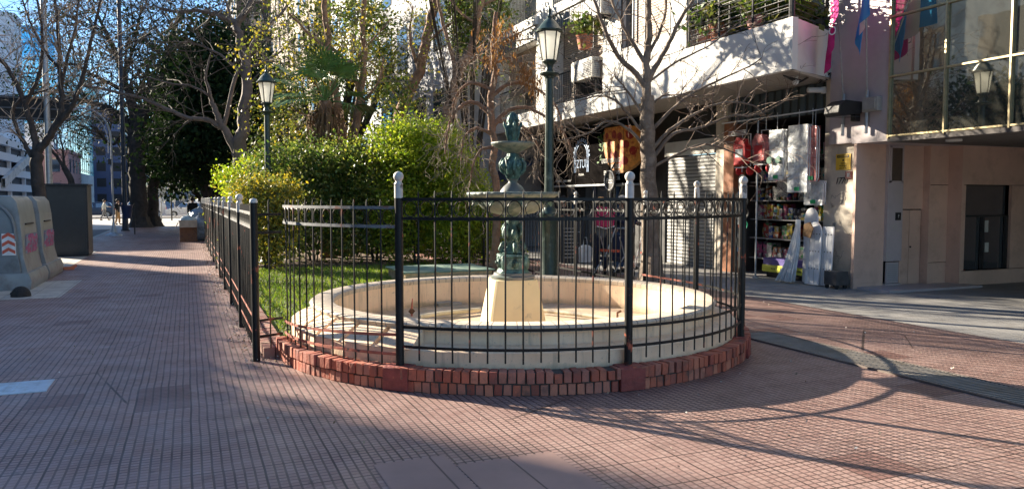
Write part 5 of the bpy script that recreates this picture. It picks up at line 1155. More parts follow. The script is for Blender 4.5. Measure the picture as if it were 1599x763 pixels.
# flags
def flag(label, base, top, segs, mats, seed, txt=None, w=.62, h=1.15):
    t = thing('flag', label, 'flag', base, 0, 'flags on the wall poles'); b = Vector((0,0,0)); tp = Vector(top)-Vector(base); rng = random.Random(seed)
    MB().tube([(0,0,-.72),(0,0,-.1),(-.0,0,.02)], .028, 8).build('holder', M_galv, t, 'a')
    MB().tube([(0,0,-.1), tuple(tp*.5), tuple(tp)], .013, 8).build('pole', M_galv, t, 'a')
    # cloth hangs in folds from the upper part of the pole
    nu, nv = 28, 22; per = len(mats)
    grid = []
    for i in range(nu+1):
        u = i/nu; a = tp*(segs[0]+(segs[1]-segs[0])*u); row = []
        for j in range(nv+1):
            v = j/nv; drop = h*v*(.75+.35*math.sin(u*3.0+seed)*.5+.1*u)
            fold = (.5-u)*.34*(.2+v)+math.sin(u*15+seed+v*1.2)*.10*(.3+v)+math.sin(u*31+seed*2)*.02*v
            sp = a.lerp(tp*(segs[0]+segs[1])/2, .45*min(1, v*1.3))
            row.append(Vector((sp.x+fold*.4, sp.y+fold+.05*v, sp.z-drop+.03*math.sin(7*u)*v)))
        grid.append(row)
    for k in range(per):
        i0, i1 = int(nu*k/per), int(nu*(k+1)/per); mb = MB(); v = [grid[i][j] for i in range(i0, i1+1) for j in range(nv+1)]; m = nv+1
        mb.add(v, [(a*m+b_, a*m+b_+1, a*m+m+b_+1, a*m+m+b_) for a in range(i1-i0) for b_ in range(nv)]); mb.build('stripe' if per > 1 else 'cloth', mats[k], t, 'all')
    if txt:
        for k, ch in enumerate(txt):
            i = nu//2; jj = int(nv*(.08+.80*k/len(txt))); p = grid[i][jj]
            text('letter', ch, .2, p+Vector((-.10,-.10,0)), (0,-.45,-.9), (-.1,.9,-.45), M_whitetape, t, .003)
    return t
def clothm(n, c):
    t = NT(n); t.out(c, .7); tr = t.n('BsdfTranslucent', i={0: (*c, 1)}); ms = t.n('MixShader', i={0: .4}); t.t.links.new(t.b.outputs[0], ms.inputs[1]); t.t.links.new(tr.outputs[0], ms.inputs[2]); t.t.links.new(ms.outputs[0], t.t.nodes['Material Output'].inputs[0]); return t.m
M_mag = clothm('magenta_cloth', (.62,.03,.26)); M_sky = clothm('sky_blue_cloth', (.06,.38,.78)); M_wcl = clothm('white_cloth', (.75,.75,.75))
flag('magenta flag with white letters hanging folded beside the balcony corner', (10.84, 10.56, 3.45), (9.95, 10.02, 6.1), (.58,.95), [M_mag], 1.2, 'LA SEGURO', h=1.55)
flag('light blue and white national flag hanging limp right of the magenta one', (10.84, 10.04, 3.45), (10.12, 9.50, 6.1), (.45,.92), [M_sky, M_wcl, M_sky], 3.1, h=1.3)
# air conditioners and planters
def aircon(label, x, y, z, L=.8):
    t = thing('air_conditioner', label, 'air conditioner', (x, y, z), 0, 'air conditioners on the white wall'); MB().box(-.32,0,-L/2,L/2,0,.5).build('case', M_offw, t, bevel=.02)
    mb = MB()
    for k in range(9): mb.box(-.335,-.322,-L/2+.06,L/2-.22,.06+k*.042,.08+k*.042)
    for k in range(7): mb.box(-.26,-.05,-L/2-.012,-L/2-.002,.08+k*.05,.10+k*.05)
    mb.build('grille', M_grey2, t)
    MB().tube([(-.324,-.0,.25),(-.338,0,.25)], .17, 20).build('fan_guard', M_grey2, t); MB().box(-.3,.02,-L/2+.1,-L/2+.14,-.05,0).box(-.3,.02,L/2-.14,L/2-.1,-.05,0).build('bracket', M_black, t)
aircon('larger white air conditioner sitting on the barred balcony', 9.60, 17.6, 4.62, 1.15)
aircon('smaller white air conditioner high on the wall left of the brown window', 9.45, 16.55, 6.0, .45)
def potplant(label, loc, m, s=1., seed=1, rail=True):
    t = thing('potted_plant', label, 'potted plant', loc, 0, 'potted plants on the balconies'); MB().lathe([(.01,0),(.10*s,0),(.14*s,.2*s),(.15*s,.21*s),(.13*s,.20*s),(.01,.18*s)], n=14).build('pot', m, t, 'a')
    leaf_mesh('leaves', M_lf_mid, blob_points([(0,0,.36*s,.22*s,.26*s,.16*s)], int(220*s), seed, .06*s, 8, .2), .10*s**.5, t, seed); return t
M_terra = mat('terracotta', (.45,.17,.10), .8); M_pinkpot = mat('pink_pot', (.60,.32,.28), .7)
potplant('pink pot with a drooping plant on the balcony ledge near its corner', (9.68, 11.55, 4.68), M_pinkpot, 1.2, 1); potplant('bright green leafy pot plant on the balcony, middle of the ledge', (9.68, 12.6, 4.68), M_terra, 1.5, 2)
potplant('tall leafy plant in a big terracotta pot, added at the balcony corner to shade the wall', (10.25, 11.42, 4.12), M_terra, 2.5, 6); potplant('second tall leafy plant in a big pink pot, added inside the long balcony for shade', (10.1, 12.35, 4.12), M_pinkpot, 2.6, 7)  # tall plants put in to keep sun off the wall beside the flags
potplant('orange pot high up against the balcony wall', (10.4, 12.9, 5.35), M_terra, 1.3, 3); potplant('plant trailing at the left end of the long balcony', (9.8, 13.15, 4.68), M_pinkpot, 1.6, 4); potplant('terracotta tray of plants hung outside the barred balcony window', (9.28, 17.4, 5.35), M_terra, 1.6, 5)
mb = MB()
for a, b in ((16.9,18.5),): mb.tube([(9.25,a,5.3),(9.25,b,5.3),(9.25,b,6.3),(9.25,a,6.3),(9.25,a,5.3)], .012, 5); mb.tube([(9.25,a,6.3),(9.45,a,6.3)], .01, 5); mb.tube([(9.25,b,6.3),(9.45,b,6.3)], .01, 5); mb.tube([(9.25,a,5.3),(9.45,a,5.3)], .01, 5); mb.tube([(9.25,b,5.3),(9.45,b,5.3)], .01, 5)
tag(mb.build('plant_rack', M_black, None), 'thin black wire rack holding the hung plant tray', 'wire rack')
t = thing('security_camera', 'white dome camera under the balcony corner', 'security camera', (10.05, 10.9, 3.785)); MB().tube([(0,0,0),(0,0,-.06)], .05, 10).build('mount', M_white, t); MB().sphere((0,0,-.10), .06, 12, 8).build('dome', M_white, t, 'a')
t = thing('wall_lamp', 'small white tube lamp at the corner above the shop', 'lamp', (10.95, 11.15, 3.62)); MB().tube([(0,0,0),(-.28,.1,.0)], .05, 10).build('shade', M_white, t, 'a'); MB().box(-.02,.04,-.04,.04,-.06,.06).build('mount', M_white, t)

# household shop display
M_red = mat('red_bag_fabric', (.55,.025,.03), .6, var=.15); M_wire = mat('white_wire', (.72,.74,.76), .4)
def film(n, c, a):
    t = NT(n); t.out(c, .12); t.set(t.b.inputs['Alpha'], t.ramp(t.noise(5, 3, .6), .35, .65, a*.8, min(1, a*1.4))); t.bump(t.noise(9, 3), .05); return t.m
M_film = film('plastic_film', (.78,.82,.85), .6); M_filmr = film('reddish_film', (.60,.20,.20), .6); M_greentag = mat('green_label', (.02,.40,.14), .5)
def cart(label, y, z, s, wrapped=False):
    t = thing('shopping_trolley', label, 'shopping trolley', (10.62, y, z), 0, 'things hanging in the shop doorway')
    MB().prism([(-.16,-.25),(.18,-.28),(.20,.16),(.10,.30),(-.08,.26),(-.17,.10)], (.07,0,0), (0,1,0), (0,0,1), (-.16,0,0)).build('bag', M_red if not wrapped else M_filmr, t, bevel=.02)
    MB().box(-.10,-.092,-.10,.12,-.12,.05).build('pocket', M_wire if not wrapped else M_red, t); 
    mb = MB().tube([(.09,-.13,-.42),(.09,-.13,.36),(.09,.13,.36),(.09,.13,-.42)], .012, 6); mb.tube([(-.09,-.14,-.33),(-.09,.14,-.33)], .012, 6); mb.tube([(.09,-.14,-.33),(-.09,-.14,-.33)], .01, 6); mb.tube([(.09,.14,-.33),(-.09,.14,-.33)], .01, 6); mb.tube([(.09,0,.36),(.09,0,1.2-s)], .006, 4); mb.build('wire_frame', M_wire, t)
    for sg in (-1, 1): 
        w_ = MB().tube([(.05,sg*.15,-.40),(.05,sg*.18,-.40)], .09, 18).build('wheel', M_red, t, 'a')
cart('red shopping trolley hanging leftmost in the shop doorway', 12.98, 2.58, .6); cart('second hanging shopping trolley wrapped in reddish plastic', 12.40, 2.62, .6, True)
def rack(label, y, z, w2, h, m, wheels=False, tagz=None, x=10.64, seed=0):
    t = thing('drying_rack', label, 'drying rack', (x, y, z), 0, 'things hanging in the shop doorway'); mb = MB()
    fr = [(0,-w2+.04,-h),(0,w2-.04,-h),(0,w2,-h+.06),(0,w2,h-.06),(0,w2-.04,h),(0,-w2+.04,h),(0,-w2,h-.06),(0,-w2,-h+.06),(0,-w2+.04,-h)]; mb.tube(fr, .012, 6); mb.tube([(.05,p[1],p[2]) for p in fr], .010, 6)
    k = -h+.07
    while k < h-.03: mb.tube([(0,-w2,k),(0,w2,k)], .005, 4); k += .055
    for q in (-.4, .0, .4): mb.tube([(.03,q*w2,-h),(.03,q*w2,h)], .006, 4)
    mb.tube([(0,0,h),(0,0,3.28-z)], .004, 4); mb.build('wire_frame', M_wire, t)
    v = MB(); rng = random.Random(seed); n = 7; mm = 15
    for sx in (-.025, .07):
        g_ = [(sx+rng.uniform(-.006,.006), -w2*1.06+2*w2*1.06*i/n, -h*1.02+2*h*1.02*j/mm) for i in range(n+1) for j in range(mm+1)]
        v.add(g_, [(i*(mm+1)+j, i*(mm+1)+j+1, (i+1)*(mm+1)+j+1, (i+1)*(mm+1)+j) for i in range(n) for j in range(mm)])
    v.build('plastic_wrap', m, t, 'all'); MB().box(-.045,-.032,-.07,.05,-h+.02,-h+.09).build('label', M_greentag, t)
    if wheels:
        for sg in (-1, 1): MB().tube([(-.05,sg*.12,-.1),(-.09,sg*.12,-.1)], .07, 14).build('wheel', mat('dark_green_plastic', (.01,.10,.06), .4), t)
rack('silvery wrapped trolley frame with two dark green wheels', 12.0, 2.46, .19, .48, M_film, True, seed=1); rack('largest wrapped white drying rack hanging in the middle', 11.42, 2.36, .24, .62, M_film, seed=2)
rack('lower clear-wrapped rack behind the largest one', 11.22, 1.72, .22, .22, M_film, x=10.85, seed=3); rack('narrow reddish-wrapped rack hanging rightmost by the pier', 11.16, 2.44, .12, .5, M_filmr, x=10.72, seed=4)
# hooks rail
mb = MB(); mb.tube([(10.64,11.15,3.22),(10.64,13.7,3.22)], .015, 6)
for y in (11.2, 12.4, 13.6): mb.tube([(10.64,y,3.22),(11.1,y,3.3)], .012, 5)
for k in range(4): mb.tube([(10.62,12.9,3.02-.03*k),(10.62,13.45,3.02-.03*k)], .008, 4)
tag(mb.build('hanging_rail', M_wire, None), 'thin rail with hooks across the top of the shop doorway', 'rail')
# string of pots and brushes at the left of the doorway
t = thing('hanging_pans', 'vertical string of round pans, bowls and brushes at the left of the shop doorway', 'pans', (10.66, 13.02, 0)); rng = random.Random(4)
mp = [mat('steel_pan', (.45,.45,.44), .3, .8), mat('dark_pan', (.03,.03,.03), .4), mat('white_bowl', (.65,.64,.60), .4), mat('green_bowl', (.02,.30,.16), .4)]
MB().tube([(0,0,.35),(0,0,2.1)], .012, 6).build('cord', M_wire, t)
for k in range(15):
    z = .38+k*.115; m = mp[3] if k == 6 else (mp[2] if k in (4,7,13,14) else mp[k % 2]); MB().lathe([(.01,-.05),(.08,-.045),(.12,0),(.125,.01),(.11,.0),(.02,-.03)], n=16).build('pan', m, t, 'a').matrix_local = Matrix.Translation((rng.uniform(-.06,.02), rng.uniform(-.08,.08), z)) @ Matrix.Rotation(rad(-80+rng.uniform(-20,20)), 4, 'Y')
t = thing('steel_post', 'thin steel post of the shop doorway beside the string of pans', 'post', (10.66, 12.58, 0)); MB().tube([(0,0,.02),(0,0,3.2)], .018, 8).build('tube', M_galv, t); MB().tube([(0,0,0),(0,0,.03)], .07, 10).build('foot', M_galv, t)
# ironing boards and folding boards at the right jamb
def board(label, y, x, w2, h, lean, rounded, dots):
    t = thing('ironing_board', label, 'ironing board', (x, y, .02), 0, 'boards leaning beside the shop pier'); poly = [(-w2,0),(w2,0)]
    if rounded: poly += [(w2*math.cos(rad(a))*1.0, h-w2*1.3+w2*1.3*math.sin(rad(a))) for a in range(0, 181, 15)]
    else: poly += [(w2,h),(-w2,h)]
    MB().prism(poly, (0,0,0), (0,-1,0), (lean,0,1), (.03,0,0)).build('board', mat('white_board', (.74,.75,.77), .4, var=.06), t, bevel=.006)
    mb = MB()
    if dots:
        for z in (.3,.62,.94):
            for k in range(int(w2*2/.07)): yy = -w2+.04+k*.07; mb.tube([(-.004+lean*z,yy,z),(.002+lean*z,yy,z)], .011, 8)
        mb.build('hole', M_dark, t); mb = MB()
        for k in (-.33, .33): mb.box(-.003,.0,k*w2*1-.003,k*w2+.003,.02,h*.9)
        o = mb.build('groove', M_grey2, t)
board('tall white round-topped ironing board leaning at the back', 11.30, 10.84, .17, 1.42, .02, True, False); board('white board with three rows of dark holes leaning by the pier', 11.05, 10.66, .17, 1.16, .06, True, True); board('white slatted board with dark holes, right of the pair and nearest the pier', 10.78, 10.72, .13, 1.08, .05, False, True)
t = thing('brown_paper', 'torn piece of brown cardboard stuck on top of the white boards', 'cardboard', (10.62, 11.12, 1.02)); MB().prism([(-.12,-.10),(.06,-.14),(.13,.04),(.05,.16),(-.10,.12)], (0,0,0), (0,-1,0), (0,0,1), (.02,0,0)).build('sheet', mat('brown_card', (.20,.12,.06), .9, var=.4, scale=20), t)
t = thing('mop_bundle', 'bundle of hanging white fringe mops draped down beside the boards', 'mops', (10.62, 11.42, 0)); rng = random.Random(12); mb = MB()
for k in range(90):
    a = rng.uniform(-.09,.09); b = rng.uniform(-.06,.06); e = a*2.3+.10; mb.tube([(b*.4,a*.4-.05,1.10),(b*.8-.02,a+.0,.7),(b-.05,a*1.3+.07,.35),(b*1.3-.08,e+.07,.02+rng.uniform(0,.05))], [.008,.011,.011,.007], 4)
mb.build('fringe', M_wire, t); MB().tube([(0,-.05,1.08),(0,-.05,1.22)], .05, 10).build('collar', M_wire, t)
mb = MB()
t = thing('trolley_base', 'small black wheeled base tucked at the foot of the pier', 'trolley', (10.72, 10.52, 0)); MB().box(-.14,.14,-.16,.14,.07,.32).build('crate', mat('dark_grey_plastic', (.06,.06,.065), .5, var=.3), t, bevel=.01)
for sx in (-.1,.1):
    for sy in (-.12,.1): MB().tube([(sx,sy-.015,.04),(sx,sy+.015,.04)], .04, 10).build('wheel', M_tyre, t)
# shelves with goods
t = thing('display_shelves', 'tall dark shelving full of goods inside the household shop', 'shelves', (0,0,0)); zs = [.35,.78,1.18,1.58,1.98,2.4]
for z in zs: MB().box(11.35,11.85,11.35,13.6,z-.025,z).build('shelf', mat('shelf_grey', (.22,.22,.23), .5), t)
mb = MB()
for y in (11.33,12.45,13.6): mb.box(11.82,11.86,y,y+.03,0,2.9)
mb.build('upright', M_galv, t)
cols = {'blue':(.02,.09,.42),'red':(.45,.03,.03),'white':(.62,.62,.60),'green':(.03,.26,.10),'yellow':(.60,.45,.04),'pink':(.55,.10,.25),'dark':(.03,.03,.05),'turquoise':(.04,.36,.40),'orange':(.55,.16,.03)}
def goods_mat(cn, c1, c2):
    key = 'goods_'+cn+'_%d' % int(c2[0]*100+c2[1]*10)
    if key in MC: return MC[key]
    t = NT(key); v = t.n('TexVoronoi', distance='CHEBYCHEV', i={'Scale': 14.0, 'Randomness': .8}); t.set(v.inputs['Vector'], t.coord())
    sp = t.n('SeparateColor'); t.set(sp.inputs[0], v.outputs['Color'])
    c = t.mix(t.ramp(sp.outputs[0], .55, .57), tuple(x*.7 for x in c1), tuple(x*.7 for x in c2)); c = t.mix(t.ramp(sp.outputs[1], .80, .82), c, (.45,.45,.43)); c = t.mix(t.ramp(t.noise(45, 2), .56, .6), c, (.04,.04,.05))
    MC[key] = t.out(c, .35); return MC[key]
rng = random.Random(77); ordn = ['lowest','second','third','fourth','fifth','top']; names = list(cols)
for k, z in enumerate(zs):
    y = 11.38
    while y < 13.45:
        wd = rng.uniform(.06,.17); h = rng.uniform(.12,.34); cn = rng.choice(names if k else ['pink','pink','white','red','dark','pink','white']); d = rng.uniform(.12,.3)
        m = goods_mat(cn, cols[cn], cols[names[(names.index(cn)+k+1) % 9]])
        if rng.random() < .82: o = MB().box(-d/2,d/2,-wd/2,wd/2,0,h).build('packaged_goods', m, None, bevel=.008); kind = 'box'
        else: o = MB().lathe([(.01,0),(wd*.42,0),(wd*.5,h*.5),(wd*.46,h*.8),(wd*.2,h),(.01,h)], n=12).build('bottle', m, None, 'a'); kind = 'bottle'
        o.location = (11.42+d/2+rng.uniform(0,.06), y+wd/2, z+.001); gname = '%s %s on the %s shelf' % (cn, 'boxes' if kind == 'box' else 'bottles', ordn[k])
        tag(o, '%s %s on the %s shelf inside the household shop' % (cn, kind, ordn[k]), kind, gname)
        if kind == 'box' and h < .2 and k < 5:
            cn2 = rng.choice(names); o2 = MB().box(-d/2*.9,d/2*.9,-wd*.42,wd*.42,0,.11).build('packaged_goods', goods_mat(cn2, cols[cn2], cols['white']), None, bevel=.008); o2.location = (o.location.x, y+wd/2, z+h+.002)
            tag(o2, 'small %s box lying on top of a %s box, %s shelf of the household shop' % (cn2, cn, ordn[k]), 'box', 'small %s boxes stacked on the %s shelf' % (cn2, ordn[k]))
        y += wd+rng.uniform(.004,.02)
for k, (yy, zz, cn) in enumerate(((12.45,2.35,'white'),(12.0,2.75,'blue'),(11.75,2.6,'red'),(12.7,2.75,'dark'))):
    mb = MB().box(-.02,.02,-.14,.14,-.2,.2); o = mb.build('hanging_box', goods_mat(cn, cols[cn], (.5,.5,.5)), None, bevel=.01); o.location = (11.2, yy, zz-.3 if zz > 2.5 else zz-.5); tag(o, cn+' carton hung inside the upper part of the shop doorway', 'carton')
t = thing('shop_counter_banner', 'low purple and yellow display counter across the shop doorway', 'counter', (0,0,0)); MB().box(11.0,11.3,11.5,12.75,.12,.40).build('counter', mat('purple_panel', (.10,.07,.30), .5), t); MB().box(10.975,10.998,11.5,12.75,.12,.26).build('yellow_panel', mat('lime_yellow', (.62,.62,.06), .5, var=.05), t)
text('lettering', 'Fantástico', .085, (10.972,12.05,.19), WX, WY, M_black, t, .002); text('lettering', 'BAZAR', .04, (10.972,12.42,.19), WX, WY, M_black, t, .002); text('lettering', 'HOGAR', .04, (10.972,11.7,.19), WX, WY, M_black, t, .002)
MB().box(11.05,11.3,11.6,12.7,0,.12).build('plinth', M_dark, t)
# menu board and leaning stick
t = thing('menu_board', 'black chalk menu board with white writing before the pizzeria', 'menu board', P(893,392,D=19.5).xy.to_3d(), rad(-20))
for sg in (-1, 1): MB().prism([(-.3,0),(.3,0),(.3,1.05),(-.3,1.05)], (0,sg*.22,0), (1,0,0), (0,-sg*.19,1), (0,.02,0)).build('panel', M_black, t)
mb = MB(); rng = random.Random(3)
for k in range(9): mb.tube([(-.22,-.245+(.15+.09*k)*.19,.15+.09*k),(rng.uniform(0,.22),-.245+(.15+.09*k)*.19,.15+.09*k)], .008, 4)
mb.build('chalk_lines', M_whitetape, t)
t = thing('leaning_stick', 'pale stick leaning against the tree stake with an orange clamp', 'stick', P(985,432,D=14.6).xy.to_3d()); q = P(1008,345,D=14.2)-Vector(t.location); MB().tube([(0,0,0), tuple(q)], .018, 6).build('stick', M_wire, t); q2 = P(1008,391,D=14.2)-Vector(t.location); MB().tube([tuple(q2-Vector((.12,.05,.04))), tuple(q2+Vector((.1,-.05,.03)))], .03, 8).build('clamp', M_redtape, t)
mb = MB().tube([(0,0,0),(0,0,1.35)], .022, 8); mb.sphere((0,0,1.37), .03, 8, 6)
o = mb.build('steel_stake', M_galv, None, 'a'); o.location = P(1003,430,D=14.1).xy.to_3d(); tag(o, 'grey steel stake beside the plane tree trunk', 'stake')

# ------------------------------------------------------------------ people
def skin(name, joints, edges, m, parent, lvl=1, extra=None):
    """one continuous surface grown on a skeleton of (x,y,z,r)"""
    me = bpy.data.meshes.new(name); me.from_pydata([j[:3] for j in joints], edges, []); o = bpy.data.objects.new(name, me); COL.objects.link(o)
    sk_ = o.modifiers.new('s', 'SKIN'); sk_.use_smooth_shade = True
    for i, j in enumerate(joints):
        v = me.skin_vertices[0].data[i]; r = j[3]; v.radius = r if hasattr(r, '__len__') else (r, r); v.use_root = (i == 0)
    ss = o.modifiers.new('d', 'SUBSURF'); ss.levels = lvl; ss.render_levels = lvl
    bpy.context.view_layer.update(); nm = bpy.data.meshes.new_from_object(o.evaluated_get(bpy.context.evaluated_depsgraph_get())); bpy.data.objects.remove(o)
    if extra:
        v0 = [tuple(v.co) for v in nm.vertices]; f0 = [tuple(p.vertices) for p in nm.polygons]; n = len(v0); nm = bpy.data.meshes.new(name); nm.from_pydata(v0+extra.v, [], f0+[tuple(i+n for i in f) for f in extra.f]); nm.shade_smooth()
    nm.materials.clear(); nm.materials.append(m); nm.name = name; o = bpy.data.objects.new(name, nm); COL.objects.link(o); o.parent = parent; return o
M_skin = mat('skin', (.42,.24,.17), .55, var=.06)
def person(label, loc, rz, H, top, trousers, hair, arms, stride=0., bend=0., cap=None, skincol=M_skin):
    """faces -Y before turning; arms: per side (elbow, wrist) relative to the shoulder at height 1.75"""
    t = thing('person', label, 'person', loc, rz); t.scale = (H/1.75,)*3
    def up(z): k = max(0, z-.95); return -k*math.sin(bend), .95+k*math.cos(bend) if z > .95 else z
    def J(x, y, z, r): dy, zz = up(z); return (x, y+dy, zz, r)
    sh = 1.43; R = []; E = []
    R += [J(0,0,.95,.13), J(0,0,1.12,(.14,.105)), J(0,.0,1.32,(.16,.11)), J(0,.0,1.46,.07), J(0,-.01,1.54,.055), J(0,-.015,1.60,.078), J(0,-.02,1.67,.092), J(0,-.01,1.735,.06)]
    E += [(i, i+1) for i in range(7)]
    fingers = MB(); wr = []
    for s, (e, w_) in zip((-1, 1), arms):
        b = len(R); a = J(s*.19,0,sh,.062); R.append(a); el = (a[0]+e[0], a[1]+e[1], a[2]+e[2]); w3 = (el[0]+w_[0], el[1]+w_[1], el[2]+w_[2]); d = Vector(w_).normalized()
        R += [(*el,.043), (*w3,.03), (*(Vector(w3)+d*.075),(.038,.025))]; E += [(2, b), (b, b+1), (b+1, b+2), (b+2, b+3)]; wr.append((a, el, w3))
        side = d.orthogonal().normalized(); pal = Vector(w3)+d*.09
        for k in range(4):
            o_ = side*(.022*(k-1.5)); L = (.06,.075,.07,.05)[k]; fingers.tube([pal+o_, pal+o_+d*L*.55, pal+o_+d*L+d.cross(side)*.02], [.010,.009,.006], 6)
        fingers.tube([Vector(w3)+d*.04+side*.03, Vector(w3)+d*.07+side*.06, Vector(w3)+d*.11+side*.06], [.011,.010,.007], 6)
    legs = []
    for s in (-1, 1):
        b = len(R); st = stride*s; hp = (s*.09,0,.90,.09); kn = (s*.10,-.02-st*.45,.49,.058); an = (s*.10,-st+(.06 if st < 0 else 0),.09+(.06 if st < -.05 else 0),.04); toe = (s*.11,an[1]-.15,.045+(.0 if st > -.05 else 0),.035)
        R += [hp, kn, an, toe]; E += [(0, b), (b, b+1), (b+1, b+2), (b+2, b+3)]; legs.append((hp, kn, an, toe))
    head = J(0,-.02,1.655,0); fingers.sphere((head[0],head[1]-.10,head[2]-.01), .016, 8, 6, (.8,1.2,1.3))
    for s in (-1, 1): fingers.sphere((s*.092,head[1]+.01,head[2]), .022, 8, 6, (.4,.8,1.3))
    body = skin('body', R, E, skincol, t, 1, fingers)
    e_ = MB()
    for s in (-1, 1): e_.sphere((s*.033,head[1]-.088,head[2]+.02), .011, 8, 6)
    e_.tube([(-.025,head[1]-.088,head[2]-.055),(.025,head[1]-.088,head[2]-.055)], .006, 5); e_.build('face', M_dark, t, 'a')
    R2 = [J(0,0,.80,(.17,.14)), J(0,0,.95,(.175,.145)), J(0,0,1.12,(.165,.13)), J(0,0,1.33,(.175,.125)), J(0,0,1.47,.085)]; E2 = [(0,1),(1,2),(2,3),(3,4)]
    for a, el, w3 in wr: b = len(R2); m_ = Vector(el).lerp(Vector(w3), .88); R2 += [(a[0],a[1],a[2],.078), (*el,.058), (*m_,.046)]; E2 += [(3, b), (b, b+1), (b+1, b+2)]
    skin('jacket', R2, E2, top, t)
    R3 = [J(0,0,.92,(.15,.125)), J(0,0,1.06,(.14,.115))]; E3 = [(0,1)]
    for hp, kn, an, toe in legs: b = len(R3); R3 += [(hp[0],hp[1],hp[2]-.05,.105), (*kn[:3],.078), (an[0],an[1],an[2]+.02,.062)]; E3 += [(0, b), (b, b+1), (b+1, b+2)]
    skin('trousers', R3, E3, trousers, t)
    for hp, kn, an, toe in legs: MB().sphere((toe[0], (toe[1]+an[1])/2, .05), .055, 12, 8, (.85,2.3,.9)).build('shoe', M_black, t, 'a')
    hm = MB().sphere((head[0], head[1]+.02, head[2]+.03), .108, 16, 12, (.95,1.0,1.05)); hv = [(x, y+(.02 if z < head[2]-.02 else 0), max(z, head[2]-.04+ (0.06 if y < head[1]-.03 else -.02))) for x, y, z in hm.v]; hm.v = hv
    hm.build('hair', hair, t, 'a')
    if cap:
        c = MB().sphere((head[0], head[1]+.005, head[2]+.05), .118, 16, 10, (1,1.05,.9)); c.v = [(x, y, max(z, head[2]+.035)) for x, y, z in c.v]; c.obox((0, head[1]-.13, head[2]+.045), (1,0,0), .15, .09, .012); c.build('cap', cap, t, 'a')
    return t
M_navy = mat('navy_cloth2', (.012,.018,.045), .9, var=.25); M_jeans = mat('jeans', (.03,.06,.13), .9, var=.25); M_tan = mat('tan_cloth', (.42,.25,.11), .9, var=.15); M_greyj = mat('grey_jacket', (.16,.16,.17), .9, var=.2); M_hair = mat('dark_hair', (.02,.014,.01), .7); M_ghair = mat('grey_hair', (.42,.41,.39), .8); M_blk = mat('black_cloth', (.012,.012,.014), .9)
M_ltc = mat('pale_cloth', (.45,.46,.42), .9); M_magc = mat('magenta_fabric', (.48,.02,.11), .7, var=.15)
hang = ((-.03,0,-.28), (.0,-.04,-.25)); hangr = ((.03,0,-.28), (0,-.04,-.25)); fold1 = ((-.05,-.03,-.27), (.14,-.17,.08)); fold2 = ((.05,-.03,-.27), (-.14,-.17,.06)); fwd = ((-.02,-.12,-.24), (.03,-.24,-.03)); fwd2 = ((.02,-.12,-.24), (-.03,-.24,-.03)); back = ((-.03,.14,-.24), (0,.02,-.25)); up_ = ((.05,-.12,-.2), (-.03,-.10,.22))
zl = Vector((0,0,0))
person('man in dark top and tan trousers standing with folded arms before the pizzeria', P(880,404,D=20.2).xy.to_3d(), rad(-10), 1.66, M_blk, M_tan, M_hair, (fold1, fold2))
pb = P(938,400,D=16.4).xy.to_3d(); person('person with magenta backpack and coloured cap seen from behind, holding a white bag', pb, rad(165), 1.60, M_greyj, M_navy, M_hair, (fwd, hangr), cap=mat('yellow_pink_cap', (.72,.42,.10), .7, dirt=(.55,.03,.18), dscale=9, dlo=.45, dhi=.5))
bp = thing('backpack', 'magenta backpack worn by the person at the pizzeria', 'backpack', pb+Vector((-.03,-.20,1.02)), rad(-15)); MB().prism([(-.19,0),(.19,0),(.21,.3),(.15,.42),(-.15,.42),(-.21,.3)], (0,.06,0), (1,0,0), (0,0,1), (0,-.16,0)).build('pack', M_magc, bp, bevel=.03); MB().tube([(-.19,-.115,.02),(0,-.12,-.03),(.19,-.115,.02)], .012, 6).build('piping', M_wire, bp)
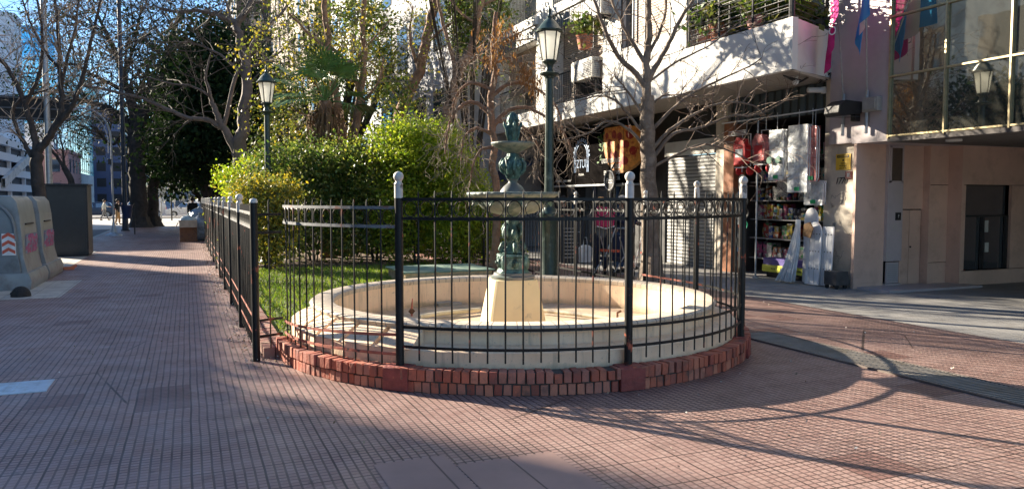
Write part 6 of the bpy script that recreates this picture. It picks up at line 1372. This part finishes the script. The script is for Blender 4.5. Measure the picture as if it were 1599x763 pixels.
bg_ = MB().prism([(-.13,0),(.13,0),(.15,.3),(.06,.36),(-.06,.36),(-.14,.3)], (0,-.05,0), (1,0,0), (0,0,1), (0,.1,0)).tube([(-.05,0,.35),(-.03,0,.52),(.03,0,.52),(.05,0,.35)], .008, 5); o = bg_.build('carrier_bag', mat('white_plastic_bag', (.7,.7,.7), .5), None, bevel=.02); o.location = P(914,392,D=16.3)+Vector((0,0,-.23)); tag(o, 'white plastic carrier bag held by the person with the backpack', 'bag')
person('person with grey cap and dark blue clothes beside the backpack wearer', P(966,400,D=16.9).xy.to_3d(), rad(20), 1.64, M_navy, M_jeans, M_ghair, (fwd, fwd2), bend=.12, cap=M_ghair)
person('bare-armed person half hidden behind the fence post, turned sideways', P(984,400,D=17.6).xy.to_3d(), rad(70), 1.55, M_navy, M_blk, M_hair, (fwd, hangr))
t = thing('stroller', 'dark folding stroller with red strap before the group at the pizzeria', 'stroller', P(958,420,D=15.6).xy.to_3d(), rad(-60)); mb = MB()
for s in (-.22, .22): mb.tube([(s,.45,1.0),(s,.1,.5),(s,-.4,.12)], .015, 6); mb.tube([(s,-.15,.85),(s,.05,.45),(s,.35,.12)], .015, 6)
mb.tube([(-.22,.45,1.0),(.22,.45,1.0)], .018, 6); mb.build('frame', M_galv, t); MB().prism([(-.2,.38),(.25,.32),(.4,.85),(.35,.87),(.2,.42),(-.2,.45)], (-.2,0,0), (0,1,0), (0,0,1), (.4,0,0)).build('seat', M_navy, t); MB().box(-.22,.22,-.2,-.15,.55,.6).build('strap', M_redtape, t)
for s in (-.24,.24):
    for y in (-.4,.35): MB().tube([(s-.015,y,.09),(s+.015,y,.09)], .09, 14).build('wheel', M_tyre, t)
person('distant walker in pale clothes crossing at the far left', P(163,330,D=64).xy.to_3d()+Vector((0,0,-.14)), rad(100), 1.7, M_ltc, M_greyj, M_hair, (fwd, back), .28)
person('distant person in black top raising an arm behind the blue litter bin', P(184,340,D=53).xy.to_3d()+Vector((0,0,-.14)), rad(60), 1.72, M_blk, M_tan, M_hair, (up_, up_), .05)
person('dark clothed person standing behind the heap of rubbish bags', P(301,340,D=38).xy.to_3d(), rad(170), 1.68, M_blk, M_blk, M_hair, (hang, hangr))
